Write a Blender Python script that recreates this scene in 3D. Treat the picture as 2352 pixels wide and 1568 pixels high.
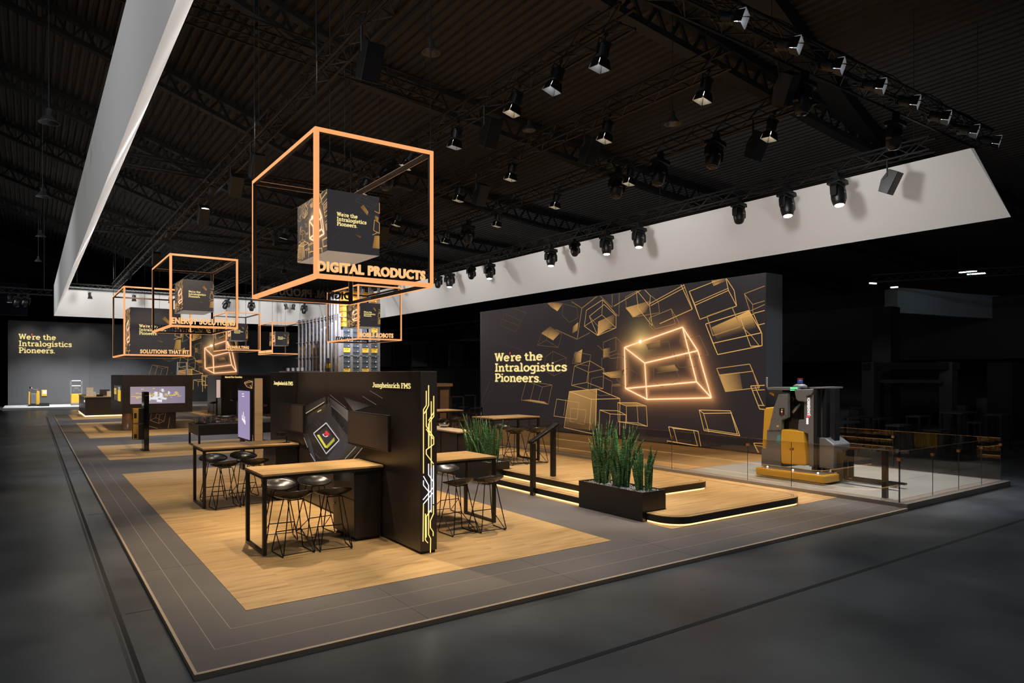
import bpy, bmesh, math, random
from mathutils import Vector, Matrix
random.seed(7)
S = bpy.context.scene
for o in list(bpy.data.objects): bpy.data.objects.remove(o, do_unlink=True)
COL = S.collection
R = math.radians

# ------------------------------------------------------------------ camera, world, exposure
CAM_H, FPX, CX0, HOR, YAW = 2.46, 1568.0, 1176.0, 859.0, R(35.15)
cd = bpy.data.cameras.new('camera'); cam = bpy.data.objects.new('camera', cd); COL.objects.link(cam)
cam.location = (0, 0, CAM_H); cam.rotation_euler = (R(90), 0, -YAW)
cd.lens = 24.0; cd.sensor_width = 36.0; cd.shift_y = 75 / 2352; cd.clip_end = 400
S.camera = cam
S.view_settings.view_transform = 'Standard'; S.view_settings.look = 'None'
S.view_settings.exposure = 0.0; S.view_settings.gamma = 1.0; S.view_settings.use_curve_mapping = False
S.cycles.use_denoising = True
S.cycles.max_bounces = 8; S.cycles.diffuse_bounces = 3; S.cycles.glossy_bounces = 4
S.cycles.transparent_max_bounces = 16; S.cycles.sample_clamp_indirect = 4.0
w = bpy.data.worlds.new('dark_hall'); S.world = w; w.use_nodes = True
w.node_tree.nodes['Background'].inputs[0].default_value = (0.75, 0.85, 1.0, 1)
w.node_tree.nodes['Background'].inputs[1].default_value = 0.05

def area(name, loc, rot, sx, sy, power, col):
    l = bpy.data.lights.new(name, 'AREA'); l.shape = 'RECTANGLE'; l.size = sx; l.size_y = sy
    l.energy = power; l.color = col
    o = bpy.data.objects.new(name, l); o.location = loc; o.rotation_euler = rot; COL.objects.link(o); return o
def spot(name, loc, target, power, col, ang=60, blend=0.6, rad=0.08):
    l = bpy.data.lights.new(name, 'SPOT'); l.energy = power; l.color = col
    l.spot_size = R(ang); l.spot_blend = blend; l.shadow_soft_size = rad
    o = bpy.data.objects.new(name, l); o.location = loc
    o.rotation_euler = (Vector(target) - Vector(loc)).to_track_quat('-Z', 'Y').to_euler()
    COL.objects.link(o); return o
WARM, NEUT, COOL = (1.0, 0.80, 0.56), (1.0, 0.93, 0.84), (0.80, 0.86, 1.0)
# truss washes, plus spots added to brighten dark faces: warm light down on the oak islands, cool light down on the aisles and the show platform
LIGHTS = [  # x, y, z, target x, y, z, watts, colour, cone
    (4.0, 8.2, 7.2, 3.6, 8.4, 0, 720, WARM, 62), (3.4, 12.8, 7.2, 4.0, 10.4, 0, 1700, WARM, 60), (4.0, 15.5, 7.2, 3.6, 16.2, 0, 965, WARM, 66),
    (7.6, 9.9, 7.2, 5.9, 9.0, 0, 1100, WARM, 54),
    (1.9, 11.6, 7.2, 4.24, 11.2, 1.5, 1500, WARM, 44), (9.8, 7.0, 7.2, 8.4, 8.7, .9, 900, NEUT, 26), (9.8, 11.4, 7.2, 8.4, 13.1, .9, 700, NEUT, 26),  # added spots brightening the partition face and both planters
    (5.0, 5.6, 7.2, 4.36, 8.14, 1.3, 700, NEUT, 24), (14.6, 6.75, 7.4, 17.8, 11.9, 3.2, 1500, COOL, 20),  # added spots brightening the partition's narrow end and the picture wall's end
    (7.6, 13.5, 7.2, 5.4, 13.0, 0, 804, WARM, 60),
    (4.0, 22.0, 7.2, 4.0, 24.4, 0, 965, WARM, 62), (4.0, 31.0, 7.2, 4.2, 33.0, 0, 965, WARM, 66),
    (4.0, 36.0, 7.2, 4.2, 37.0, 0, 965, WARM, 66), (4.0, 43.0, 7.2, 4.0, 45.0, 0, 1150, WARM, 66),
    (9.8, 8.6, 7.2, 10.0, 9.0, 0, 1104, WARM, 60), (9.8, 12.5, 7.2, 10.2, 12.6, 0, 1104, WARM, 60),
    (12.5, 10.5, 7.2, 11.2, 10.6, 0, 736, WARM, 60), (9.8, 17.0, 7.2, 10.0, 17.0, 0, 965, WARM, 64),
    (12.5, 8.0, 7.2, 11.8, 7.4, 0, 505, WARM, 50), (9.8, 24.4, 7.2, 10.4, 24.4, 0, 965, WARM, 70),
    (9.8, 33.0, 7.2, 10.4, 34.0, 0, 965, WARM, 76), (9.8, 44.0, 7.2, 10.4, 45.0, 0, 965, WARM, 76),
    (7.6, 7.8, 7.2, 7.6, 7.6, 0, 564, COOL, 50), (7.6, 11.5, 7.2, 7.6, 11.5, 0, 564, COOL, 50),
    (7.6, 16.0, 7.2, 7.6, 16.6, 0, 615, COOL, 56), (4.0, 20.5, 7.2, 3.4, 20.5, 0, 1077, COOL, 60),
    (4.0, 28.3, 7.2, 3.4, 28.3, 0, 1077, COOL, 60), (7.6, 20.5, 7.2, 8.0, 20.5, 0, 897, COOL, 60),
    (7.6, 28.3, 7.2, 8.0, 28.3, 0, 897, COOL, 60), (4.0, 41.5, 7.2, 3.4, 41.5, 0, 1077, COOL, 60),
    (15.6, 9.6, 7.2, 15.0, 9.2, 0, 1700, NEUT, 66), (15.6, 7.4, 7.2, 15.6, 7.6, 0, 1100, COOL, 60), (11.5, 6.9, 7.5, 14.0, 8.9, 1.2, 900, NEUT, 34),
    (15.6, 14.0, 7.2, 15.2, 13.6, 0, 420, WARM, 66), (15.6, 20.0, 7.2, 15.2, 20.0, 0, 420, WARM, 70),
    (12.5, 33.0, 7.2, 14.6, 38.0, 4.5, 2200, COOL, 50), (12.5, 30.0, 7.2, 15.0, 36.5, 4.5, 2500, NEUT, 44),
    (9.5, 6.9, 7.5, 15.6, 9.0, 1.2, 608, NEUT, 32),
]
for i, (x, y, z, tx, ty, tz, p, c, a) in enumerate(LIGHTS):
    spot('stand_wash_light', (x, y, z), (tx, ty, tz), p, c, a)
# added floods without fixtures, brightening the white fascia
FLOODS = [('fascia_fill_light', (13.2, y, 7.1), (17.3, y, 6.6), 210 + 4 * (y - 9)) for y in (9, 15, 21, 27, 33, 39)]
FLOODS += [('fascia_fill_light', (3.6, 7 + 3.3 * y, 7.15), (1.4, 7 + 3.3 * y, 6.6), 120) for y in range(13)]
FLOODS += [('fascia_fill_light', (x, 43.6, 7.0), (x, 48.3, 6.6), 480) for x in (4, 9, 14)]
for n, l, t, p in FLOODS: spot(n, l, t, p, (1.0, 0.985, 0.97), 150 if l[0] < 4 and t[0] < 2 else 120, 1.0, 0.3)
# cool fill spots added outside the stand for the left fascia; hall lamps are unlit
HALL = [((-7, 8, 11), (1.1, 16, 6.8), 820, 90), ((-9, 26, 11), (1.1, 32, 6.8), 1200, 90), ((-10, 44, 11), (1.1, 46, 6.8), 2600, 80), ((-3, 3, 10), (1.1, 9, 6.8), 560, 100)]
for l, t, p, a in HALL: spot('hall_fill_light', l, t, p, (0.92, 0.96, 1.0), a, 1.0, 0.4)
FRONT = [((6, 6.6, 7.6), (5, 3.2, 0), 430), ((10, 6.6, 7.6), (11, 3.2, 0), 450), ((14, 6.6, 7.6), (16, 3.0, 0), 600), ((2, 6.6, 7.6), (0.2, 5.3, 0), 380),
         ((2, 14, 7.4), (-.5, 15, 0), 240), ((2, 26, 7.4), (-.5, 27, 0), 280)]
for l, t, p in FRONT: spot('front_truss_light', l, t, p, (0.86, 0.92, 1.0), 100, 1.0, 0.15)
for x in (0.5, 3.0, 6.0): spot('back_platform_light', (x, 58.5, 6.2), (x, 61.6, 0), 1700, (0.95, 0.97, 1.0), 80, 0.8, 0.1)
for x in (-0.2, 1.8, 3.6, 10.0, 13.0): spot('back_wall_light', (x, 60.5, 6.9), (x, 63.4, 4.4), 160, NEUT, 60, 1.0, 0.1)

spot('neighbour_banner_fill', (24.5, 6.5, 7.4), (29, 9.2, 5.5), 120, (.85, .93, 1), 80, 1.0, .2)  # unseen spot added so the neighbour's grey banner shows

# ------------------------------------------------------------------ measuring helpers: a sight line meets a named plane
FW = (math.sin(YAW), math.cos(YAW)); RT = (math.cos(YAW), -math.sin(YAW))
def _ray(x, y):
    a = (x - CX0) / FPX; return FW[0] + a * RT[0], FW[1] + a * RT[1], (HOR - y) / FPX
def gz(x, y, z):
    r = _ray(x, y); t = (z - CAM_H) / r[2]; return Vector((r[0] * t, r[1] * t, z))
def gx(x, y, X):
    r = _ray(x, y); t = X / r[0]; return Vector((X, r[1] * t, CAM_H + r[2] * t))
def gy(x, y, Y):
    r = _ray(x, y); t = Y / r[1]; return Vector((r[0] * t, Y, CAM_H + r[2] * t))

# ------------------------------------------------------------------ materials
MATS = {}
def _new(name):
    m = bpy.data.materials.new(name); m.use_nodes = True; MATS[name] = m
    return m, m.node_tree, m.node_tree.nodes['Principled BSDF']
def mat(name, col, rough=0.5, metal=0.0, emit=None, es=0.0, noise=0.0, nscale=8.0, bump=0.0, coat=0.0, spec=0.5):
    m, nt, b = _new(name)
    b.inputs['Base Color'].default_value = (*col, 1); b.inputs['Roughness'].default_value = rough
    b.inputs['Metallic'].default_value = metal; b.inputs['Coat Weight'].default_value = coat
    b.inputs['Specular IOR Level'].default_value = spec
    if emit: b.inputs['Emission Color'].default_value = (*emit, 1); b.inputs['Emission Strength'].default_value = es
    if noise or bump:
        tc = nt.nodes.new('ShaderNodeTexCoord'); n = nt.nodes.new('ShaderNodeTexNoise')
        n.inputs['Scale'].default_value = nscale; n.inputs['Detail'].default_value = 6
        nt.links.new(tc.outputs['Object'], n.inputs['Vector'])
        if noise:
            r = nt.nodes.new('ShaderNodeValToRGB')
            r.color_ramp.elements[0].position = 0.3; r.color_ramp.elements[1].position = 0.7
            r.color_ramp.elements[0].color = (*[c * (1 - noise) for c in col], 1)
            r.color_ramp.elements[1].color = (*[min(1, c * (1 + noise)) for c in col], 1)
            nt.links.new(n.outputs['Fac'], r.inputs['Fac']); nt.links.new(r.outputs['Color'], b.inputs['Base Color'])
        if bump:
            u = nt.nodes.new('ShaderNodeBump'); u.inputs['Strength'].default_value = bump
            nt.links.new(n.outputs['Fac'], u.inputs['Height']); nt.links.new(u.outputs['Normal'], b.inputs['Normal'])
    return m
def wood(name, c1, c2, c3, plank=True, rough=0.45, sx=1.0, seam=1.0):
    m, nt, b = _new(name); N = nt.nodes.new; L = nt.links.new
    tc = N('ShaderNodeTexCoord'); mp = N('ShaderNodeMapping'); mp.inputs['Scale'].default_value = (0.55 * sx, 5.5 * sx, 5.5 * sx)
    L(tc.outputs['Object'], mp.inputs['Vector'])
    br = N('ShaderNodeTexBrick'); br.offset = 0.37; br.inputs['Scale'].default_value = 1.0
    br.inputs['Brick Width'].default_value = 1.4; br.inputs['Row Height'].default_value = 0.2; br.inputs['Mortar Size'].default_value = 0.0016
    br.inputs['Color1'].default_value = (0.2, 0.2, 0.2, 1); br.inputs['Color2'].default_value = (0.8, 0.8, 0.8, 1); br.inputs['Mortar'].default_value = (0.5, 0.5, 0.5, 1)
    L(tc.outputs['Object'], br.inputs['Vector'])
    ad = N('ShaderNodeVectorMath'); ad.operation = 'ADD'; sc = N('ShaderNodeVectorMath'); sc.operation = 'SCALE'; sc.inputs['Scale'].default_value = 9.0 if plank else 0.0
    L(br.outputs['Color'], sc.inputs[0]); L(mp.outputs['Vector'], ad.inputs[0]); L(sc.outputs['Vector'], ad.inputs[1])
    n1 = N('ShaderNodeTexNoise'); n1.inputs['Scale'].default_value = 1.6; n1.inputs['Detail'].default_value = 9; n1.inputs['Roughness'].default_value = 0.62; n1.inputs['Distortion'].default_value = 0.6
    L(ad.outputs['Vector'], n1.inputs['Vector'])
    r = N('ShaderNodeValToRGB'); e = r.color_ramp.elements
    e[0].position = 0.27; e[0].color = (*c1, 1); e[1].position = 0.60; e[1].color = (*c3, 1); k = e.new(0.42); k.color = (*c2, 1)
    L(n1.outputs['Fac'], r.inputs['Fac'])
    mx = N('ShaderNodeMix'); mx.data_type = 'RGBA'; mx.blend_type = 'MULTIPLY'; mx.inputs[0].default_value = 0.14 if plank else 0.0
    L(r.outputs['Color'], mx.inputs[6]); L(br.outputs['Color'], mx.inputs[7])
    L(mx.outputs[2], b.inputs['Base Color']); b.inputs['Roughness'].default_value = rough
    bu = N('ShaderNodeBump'); bu.inputs['Strength'].default_value = 0.05; L(n1.outputs['Fac'], bu.inputs['Height']); L(bu.outputs['Normal'], b.inputs['Normal'])
    return m
def art_mat(name, strength=1.0, rough=0.4):
    m, nt, b = _new(name); a = nt.nodes.new('ShaderNodeVertexColor'); a.layer_name = 'art'
    b.inputs['Base Color'].default_value = (0.012, 0.011, 0.012, 1); b.inputs['Roughness'].default_value = rough
    b.inputs['Specular IOR Level'].default_value = 0.3
    nt.links.new(a.outputs['Color'], b.inputs['Emission Color']); b.inputs['Emission Strength'].default_value = strength
    return m
def wall_art(name):
    m = art_mat(name, 1.0, .5); m.node_tree.nodes['Principled BSDF'].inputs['Base Color'].default_value = (.085, .085, .09, 1); return m
def glass_mat(name, tint, refl=1.0, rough=0.0):
    m = bpy.data.materials.new(name); m.use_nodes = True; nt = m.node_tree; nt.nodes.clear(); N = nt.nodes.new
    o = N('ShaderNodeOutputMaterial'); mx = N('ShaderNodeMixShader'); t = N('ShaderNodeBsdfTransparent'); g = N('ShaderNodeBsdfGlossy'); f = N('ShaderNodeFresnel')
    t.inputs[0].default_value = (*tint, 1); g.inputs['Roughness'].default_value = rough; g.inputs[0].default_value = (refl, refl, refl, 1)
    ge = N('ShaderNodeNewGeometry'); dt = N('ShaderNodeVectorMath'); dt.operation = 'DOT_PRODUCT'; L = nt.links.new
    L(ge.outputs['Normal'], dt.inputs[0]); L(ge.outputs['Incoming'], dt.inputs[1]); prev = dt.outputs['Value']
    for op, b in (('ABSOLUTE', None), ('SUBTRACT', None), ('POWER', 5.0), ('MULTIPLY', .80), ('ADD', .035)):
        q = N('ShaderNodeMath'); q.operation = op
        if op == 'SUBTRACT': q.inputs[0].default_value = 1.0; L(prev, q.inputs[1])
        else:
            L(prev, q.inputs[0])
            if b is not None: q.inputs[1].default_value = b
        prev = q.outputs[0]
    L(prev, mx.inputs[0]); L(t.outputs[0], mx.inputs[1]); L(g.outputs[0], mx.inputs[2]); L(mx.outputs[0], o.inputs[0]); nt.nodes.remove(f)
    MATS[name] = m; return m
def corr_mat(name, col):
    m, nt, b = _new(name); N = nt.nodes.new; L = nt.links.new
    tc = N('ShaderNodeTexCoord'); wv = N('ShaderNodeTexNoise'); wv.inputs['Scale'].default_value = 0.25; L(tc.outputs['Object'], wv.inputs['Vector'])
    r = N('ShaderNodeValToRGB'); r.color_ramp.elements[0].color = (*[c * .6 for c in col], 1); r.color_ramp.elements[1].color = (*[c * 1.4 for c in col], 1)
    L(wv.outputs['Fac'], r.inputs['Fac']); L(r.outputs['Color'], b.inputs['Base Color']); b.inputs['Roughness'].default_value = 0.7
    return m
def speckle_leaf(name):
    m, nt, b = _new(name); N = nt.nodes.new; L = nt.links.new
    tc = N('ShaderNodeTexCoord'); mp = N('ShaderNodeMapping'); mp.inputs['Scale'].default_value = (14, 14, 60); n = N('ShaderNodeTexNoise'); n.inputs['Scale'].default_value = 1.4; n.inputs['Detail'].default_value = 5
    n.inputs['Distortion'].default_value = 1.0
    L(tc.outputs['Object'], mp.inputs['Vector']); L(mp.outputs['Vector'], n.inputs['Vector'])
    r = N('ShaderNodeValToRGB'); e = r.color_ramp.elements; e[0].position = .40; e[0].color = (.03, .10, .03, 1); e[1].position = .64; e[1].color = (.46, .62, .30, 1)
    k = e.new(.52); k.color = (.09, .25, .07, 1)
    L(n.outputs['Fac'], r.inputs['Fac']); L(r.outputs['Color'], b.inputs['Base Color']); b.inputs['Roughness'].default_value = .38
    return m
OAK = ((0.25, 0.135, 0.045), (0.50, 0.30, 0.115), (0.60, 0.385, 0.165))
wood('oak_floor', *OAK, rough=0.5); wood('oak_top', *OAK, plank=False, rough=0.38, sx=1.3); wood('oak_tan', (.34, .2, .1), (.52, .33, .18), (.6, .4, .23), rough=.5)
wood('oak_light', (.5, .33, .18), (.66, .45, .26), (.7, .5, .3), plank=False)
mat('carpet', (0.115, 0.100, 0.092), 0.55, noise=0.12, nscale=0.9, bump=0.02)
mat('joint', (0.42, 0.33, 0.25), 0.4); mat('carpet_edge', (0.50, 0.38, 0.27), 0.45); mat('seam', (0.05, .045, .042), .6)
mat('concrete', (0.085, 0.090, 0.093), 0.30, noise=0.45, nscale=0.8, bump=0.03)
mat('groove', (0.008, 0.008, 0.008), 0.6); mat('groove_lid', (0.05, 0.05, 0.05), 0.5)
mat('black', (0.013, 0.012, 0.0115), 0.36); mat('black_matt', (0.012, 0.011, 0.010), 0.65); mat('brown_black', (0.040, 0.031, 0.026), 0.34, noise=.1, nscale=2)
mat('black_gloss', (0.006, 0.006, 0.007), 0.08, spec=0.7); mat('screen_off', (0.062, 0.045, 0.037), 0.36, spec=.6)  # screen_off: brown tone carries the warm reflection on the dark glass
mat('seat_black', (0.014, 0.013, 0.012), 0.27, spec=.6); mat('wire_black', (0.012, 0.009, 0.008), 0.35, spec=.4)
mat('fabric_white', (0.74, 0.73, 0.71), 0.9, emit=(1.0, .985, .96), es=0.13); mat('panel_grey', (0.085, 0.085, 0.09), 0.5); mat('show_floor', (0.36, 0.37, 0.35), 0.5, noise=.12, nscale=1.2)  # fabric_white: faint glow added in place of lamp light on the fabric
mat('plinth', (0.26, 0.23, 0.20), 0.6); mat('bright_floor', (0.78, 0.80, 0.80), 0.5)
mat('led_warm', (1, .8, .5), .5, emit=(1.0, 0.64, 0.30), es=2.2); mat('led_step', (.1, .08, .05), .5, emit=(1.0, 0.60, 0.21), es=2.8)
mat('led_frame', (.01, .008, .006), .6, emit=(1.0, 0.42, 0.155), es=1.0); mat('frame_dark', (0.05, .035, .028), .5); mat('letter_glow', (.01, .008, .006), .6, emit=(1.0, 0.55, 0.22), es=1.0)
mat('letter_back', (.06, .045, .04), .5); mat('letter_yellow', (.02, .015, .01), .6, emit=(1.0, 0.80, 0.32), es=0.95); mat('letter_red', (1, .1, .1), .5, emit=(.75, .05, .07), es=.8)
mat('lens_warm', (1, .9, .7), .4, emit=(1.0, .86, .62), es=11); mat('deck_glow', (1,1,1), .4, emit=(.9,.95,1), es=3); mat('lens_cool', (.9, .95, 1), .4, emit=(.82, .9, 1.0), es=7); mat('lens_star', (1, 1, 1), .4, emit=(1, .97, .92), es=16.0); mat('lens_off', (.02, .02, .025), .1)
mat('door_inside', (.30, .29, .28), .6); mat('fixture', (0.010, 0.010, 0.011), 0.4); mat('truss', (0.028, 0.026, 0.025), 0.4, metal=.6); mat('cable', (.02, .02, .02), .6); mat('steel', (.35, .35, .36), .35, metal=.8)
mat('hall_steel', (.020, .019, .018), .6); corr_mat('roof', (.046, .040, .037)); mat('hall_wall', (.03, .031, .032), .8, noise=.3, nscale=.3); mat('hall_wall_dark', (.008, .008, .008), .8)
mat('truck_yellow', (.80, .44, .045), .32, coat=.3); mat('truck_grey', (.16, .16, .165), .4); mat('truck_dark', (.03, .03, .032), .4); mat('mast_black', (.018, .018, .02), .22); mat('white', (.8, .8, .8), .5, emit=(1, 1, 1), es=.12)
mat('green_light', (.1, .8, .3), .4, emit=(.15, .9, .35), es=.9); mat('blue_cap', (.05, .08, .25), .2); mat('red_cap', (.5, .03, .03), .3); mat('mint', (.1, .35, .3), .5)
mat('gravel', (.34, .33, .32), .8, noise=.6, nscale=60, bump=.3); speckle_leaf('leaf'); mat('aluminium', (.52, .50, .52), .35, metal=.7, noise=.08, nscale=5); mat('bin_dark', (.075, .09, .11), .45); mat('bin_yellow', (.78, .46, .05), .45); mat('bin_orange', (.72, .33, .03), .45)
mat('chrome', (.8, .8, .8), .12, metal=1.0); mat('bronze', (.45, .27, .16), .2, metal=.3); mat('paper', (.75, .72, .66), .7); mat('chair_light', (.6, .58, .55), .5)
mat('banner_grey', (.4, .44, .47), .9); mat('tube_light', (1, 1, 1), .5, emit=(.8, .95, 1), es=4)
mat('battery_orange', (.62, .33, .045), .4); mat('sign_white', (.8, .8, .8), .5, emit=(1, 1, 1), es=.8); mat('blue_flag', (.01, .02, .06), .8)
art_mat('led_art', 1.0); wall_art('wall_art'); art_mat('print_art', 1.0, .5)
glass_mat('bronze_glass', (.90, .86, .82)); glass_mat('clear_acrylic', (.85, .85, .88)); mat('glass_edge', (.02, .02, .02), .2); mat('brass', (.5, .3, .12), .3, metal=.9)

# ------------------------------------------------------------------ mesh builder
def label(o, lab, cat, group=None, kind=None):
    o['label'] = lab; o['category'] = cat
    if group: o['group'] = group
    if kind: o['kind'] = kind
    return o
def wloc(o):
    v = Vector((0, 0, 0))
    while o: v = v + o.location; o = o.parent
    return v
def thing(name, lab, cat, loc=(0, 0, 0), rz=0, group=None):
    o = bpy.data.objects.new(name, None); COL.objects.link(o); o.empty_display_size = 0.2
    o.location = loc; o.rotation_euler = (0, 0, rz); return label(o, lab, cat, group)
class MB:
    def __init__(s): s.v = []; s.f = []; s.c = []
    def add(s, vs, fs, col=None):
        n = len(s.v); s.v += [Vector(p) for p in vs]; s.f += [[n + i for i in f] for f in fs]
        if col is not None: s.c += [col] * len(vs) if not isinstance(col, list) else col
        return s
    def box(s, x0, x1, y0, y1, z0, z1, rot=None, cen=None):
        vs = [Vector((x, y, z)) for z in (z0, z1) for y in (y0, y1) for x in (x0, x1)]
        if rot is not None:
            c = Vector(cen) if cen is not None else Vector(((x0 + x1) / 2, (y0 + y1) / 2, (z0 + z1) / 2))
            vs = [c + rot @ (p - c) for p in vs]
        return s.add(vs, [(0, 2, 3, 1), (4, 5, 7, 6), (0, 1, 5, 4), (2, 6, 7, 3), (0, 4, 6, 2), (1, 3, 7, 5)])
    def prism(s, poly, ax, a0, a1):     # poly of 2-D points; ax = extruded axis
        def P(p, a): return {'x': (a, p[0], p[1]), 'y': (p[0], a, p[1]), 'z': (p[0], p[1], a)}[ax]
        n = len(poly); vs = [P(p, a0) for p in poly] + [P(p, a1) for p in poly]
        return s.add(vs, [tuple(range(n)), tuple(range(2 * n - 1, n - 1, -1))] + [(i, (i + 1) % n, n + (i + 1) % n, n + i) for i in range(n)])
    def tube(s, pts, r, n=8, closed=False, cap=True):
        pts = [Vector(p) for p in pts]; m = len(pts); rs = r if isinstance(r, list) else [r] * m; base = len(s.v)
        up = None; rings = []
        for i, p in enumerate(pts):
            a = pts[i - 1] if i > 0 or closed else p; b = pts[(i + 1) % m] if i < m - 1 or closed else p
            d = (b - a).normalized() if (b - a).length > 1e-9 else Vector((0, 0, 1))
            if up is None:
                up = Vector((0, 0, 1)) if abs(d.z) < .9 else Vector((1, 0, 0))
            x = d.cross(up).normalized(); y = x.cross(d).normalized(); up = y
            rings.append([p + (x * math.cos(2 * math.pi * k / n + math.pi / n) + y * math.sin(2 * math.pi * k / n + math.pi / n)) * rs[i] for k in range(n)])
        vs = [q for g in rings for q in g]; fs = []
        for i in range(m if closed else m - 1):
            j = (i + 1) % m
            for k in range(n): fs.append((i * n + k, i * n + (k + 1) % n, j * n + (k + 1) % n, j * n + k))
        if cap and not closed: fs += [tuple(range(n - 1, -1, -1)), tuple((m - 1) * n + k for k in range(n))]
        return s.add(vs, fs)
    def bar(s, a, b, w): return s.tube([a, b], w * .7071, 4)
    def lathe(s, prof, c=(0, 0, 0), n=20, rot=None):
        c = Vector(c); vs = []; fs = []; m = len(prof)
        for r, z in prof:
            for k in range(n):
                p = Vector((r * math.cos(2 * math.pi * k / n), r * math.sin(2 * math.pi * k / n), z))
                vs.append(c + (rot @ p if rot is not None else p))
        for i in range(m - 1):
            for k in range(n): fs.append((i * n + k, i * n + (k + 1) % n, (i + 1) * n + (k + 1) % n, (i + 1) * n + k))
        fs += [tuple(range(n - 1, -1, -1)), tuple((m - 1) * n + k for k in range(n))]
        return s.add(vs, fs)
    def quad(s, a, b, c, d, col=None): return s.add([a, b, c, d], [(0, 1, 2, 3)], col)
    def build(s, name, m, parent=None, smooth=False, bevel=0.0, local=False):
        o = None
        off = Vector((0, 0, 0))
        if parent is not None: off = Vector((0, 0, 0)) if local else wloc(parent)
        elif not local:
            xs = [p.x for p in s.v]; ys = [p.y for p in s.v]; zs = [p.z for p in s.v]
            off = Vector(((min(xs) + max(xs)) / 2, (min(ys) + max(ys)) / 2, min(zs)))
        me = bpy.data.meshes.new(name); me.from_pydata([tuple(p - off) for p in s.v], [], [list(f) for f in s.f])
        me.update()
        if s.c and len(s.c) == len(s.v):
            at = me.color_attributes.new('art', 'FLOAT_COLOR', 'POINT')
            at.data.foreach_set('color', [x for c in s.c for x in (c[0], c[1], c[2], 1.0)])
        bm = bmesh.new(); bm.from_mesh(me)
        if not s.c: bmesh.ops.recalc_face_normals(bm, faces=bm.faces)
        bm.to_mesh(me); bm.free()
        if isinstance(m, str): m = MATS[m]
        me.materials.append(m)
        o = bpy.data.objects.new(name, me); COL.objects.link(o)
        if parent is not None: o.parent = parent
        elif not local: o.location = off
        if smooth: me.polygons.foreach_set('use_smooth', [True] * len(me.polygons))
        if bevel:
            b = o.modifiers.new('soft_edge', 'BEVEL'); b.width = bevel; b.segments = 2; b.limit_method = 'ANGLE'
        return o
def struct(name, mb, m, lab=None, **k):
    o = mb.build(name, m, **k); o['kind'] = 'structure'
    if lab: label(o, lab, name.split('_')[0])
    return o
def dup(o, parent=None, loc=None, rz=None, lab=None, group=None):
    c = o.copy(); COL.objects.link(c)
    if parent is not None: c.parent = parent
    if loc is not None: c.location = loc
    if rz is not None: c.rotation_euler = (0, 0, rz)
    if lab: c['label'] = lab
    if group: c['group'] = group
    for ch in list(o.children): dup(ch, c)
    return c
def rrect(x0, x1, y0, y1, rs, n=8):
    """rounded rectangle, radii for corners (x0y0, x1y0, x1y1, x0y1)"""
    out = []
    for (cx, cy, a), r in zip(((x0, y0, 180), (x1, y0, 270), (x1, y1, 0), (x0, y1, 90)), rs):
        if r <= 0: out.append((cx, cy)); continue
        ox = cx + (r if cx == x0 else -r); oy = cy + (r if cy == y0 else -r)
        out += [(ox + r * math.cos(R(a + 90 * k / n)), oy + r * math.sin(R(a + 90 * k / n))) for k in range(n + 1)]
    return out

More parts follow.
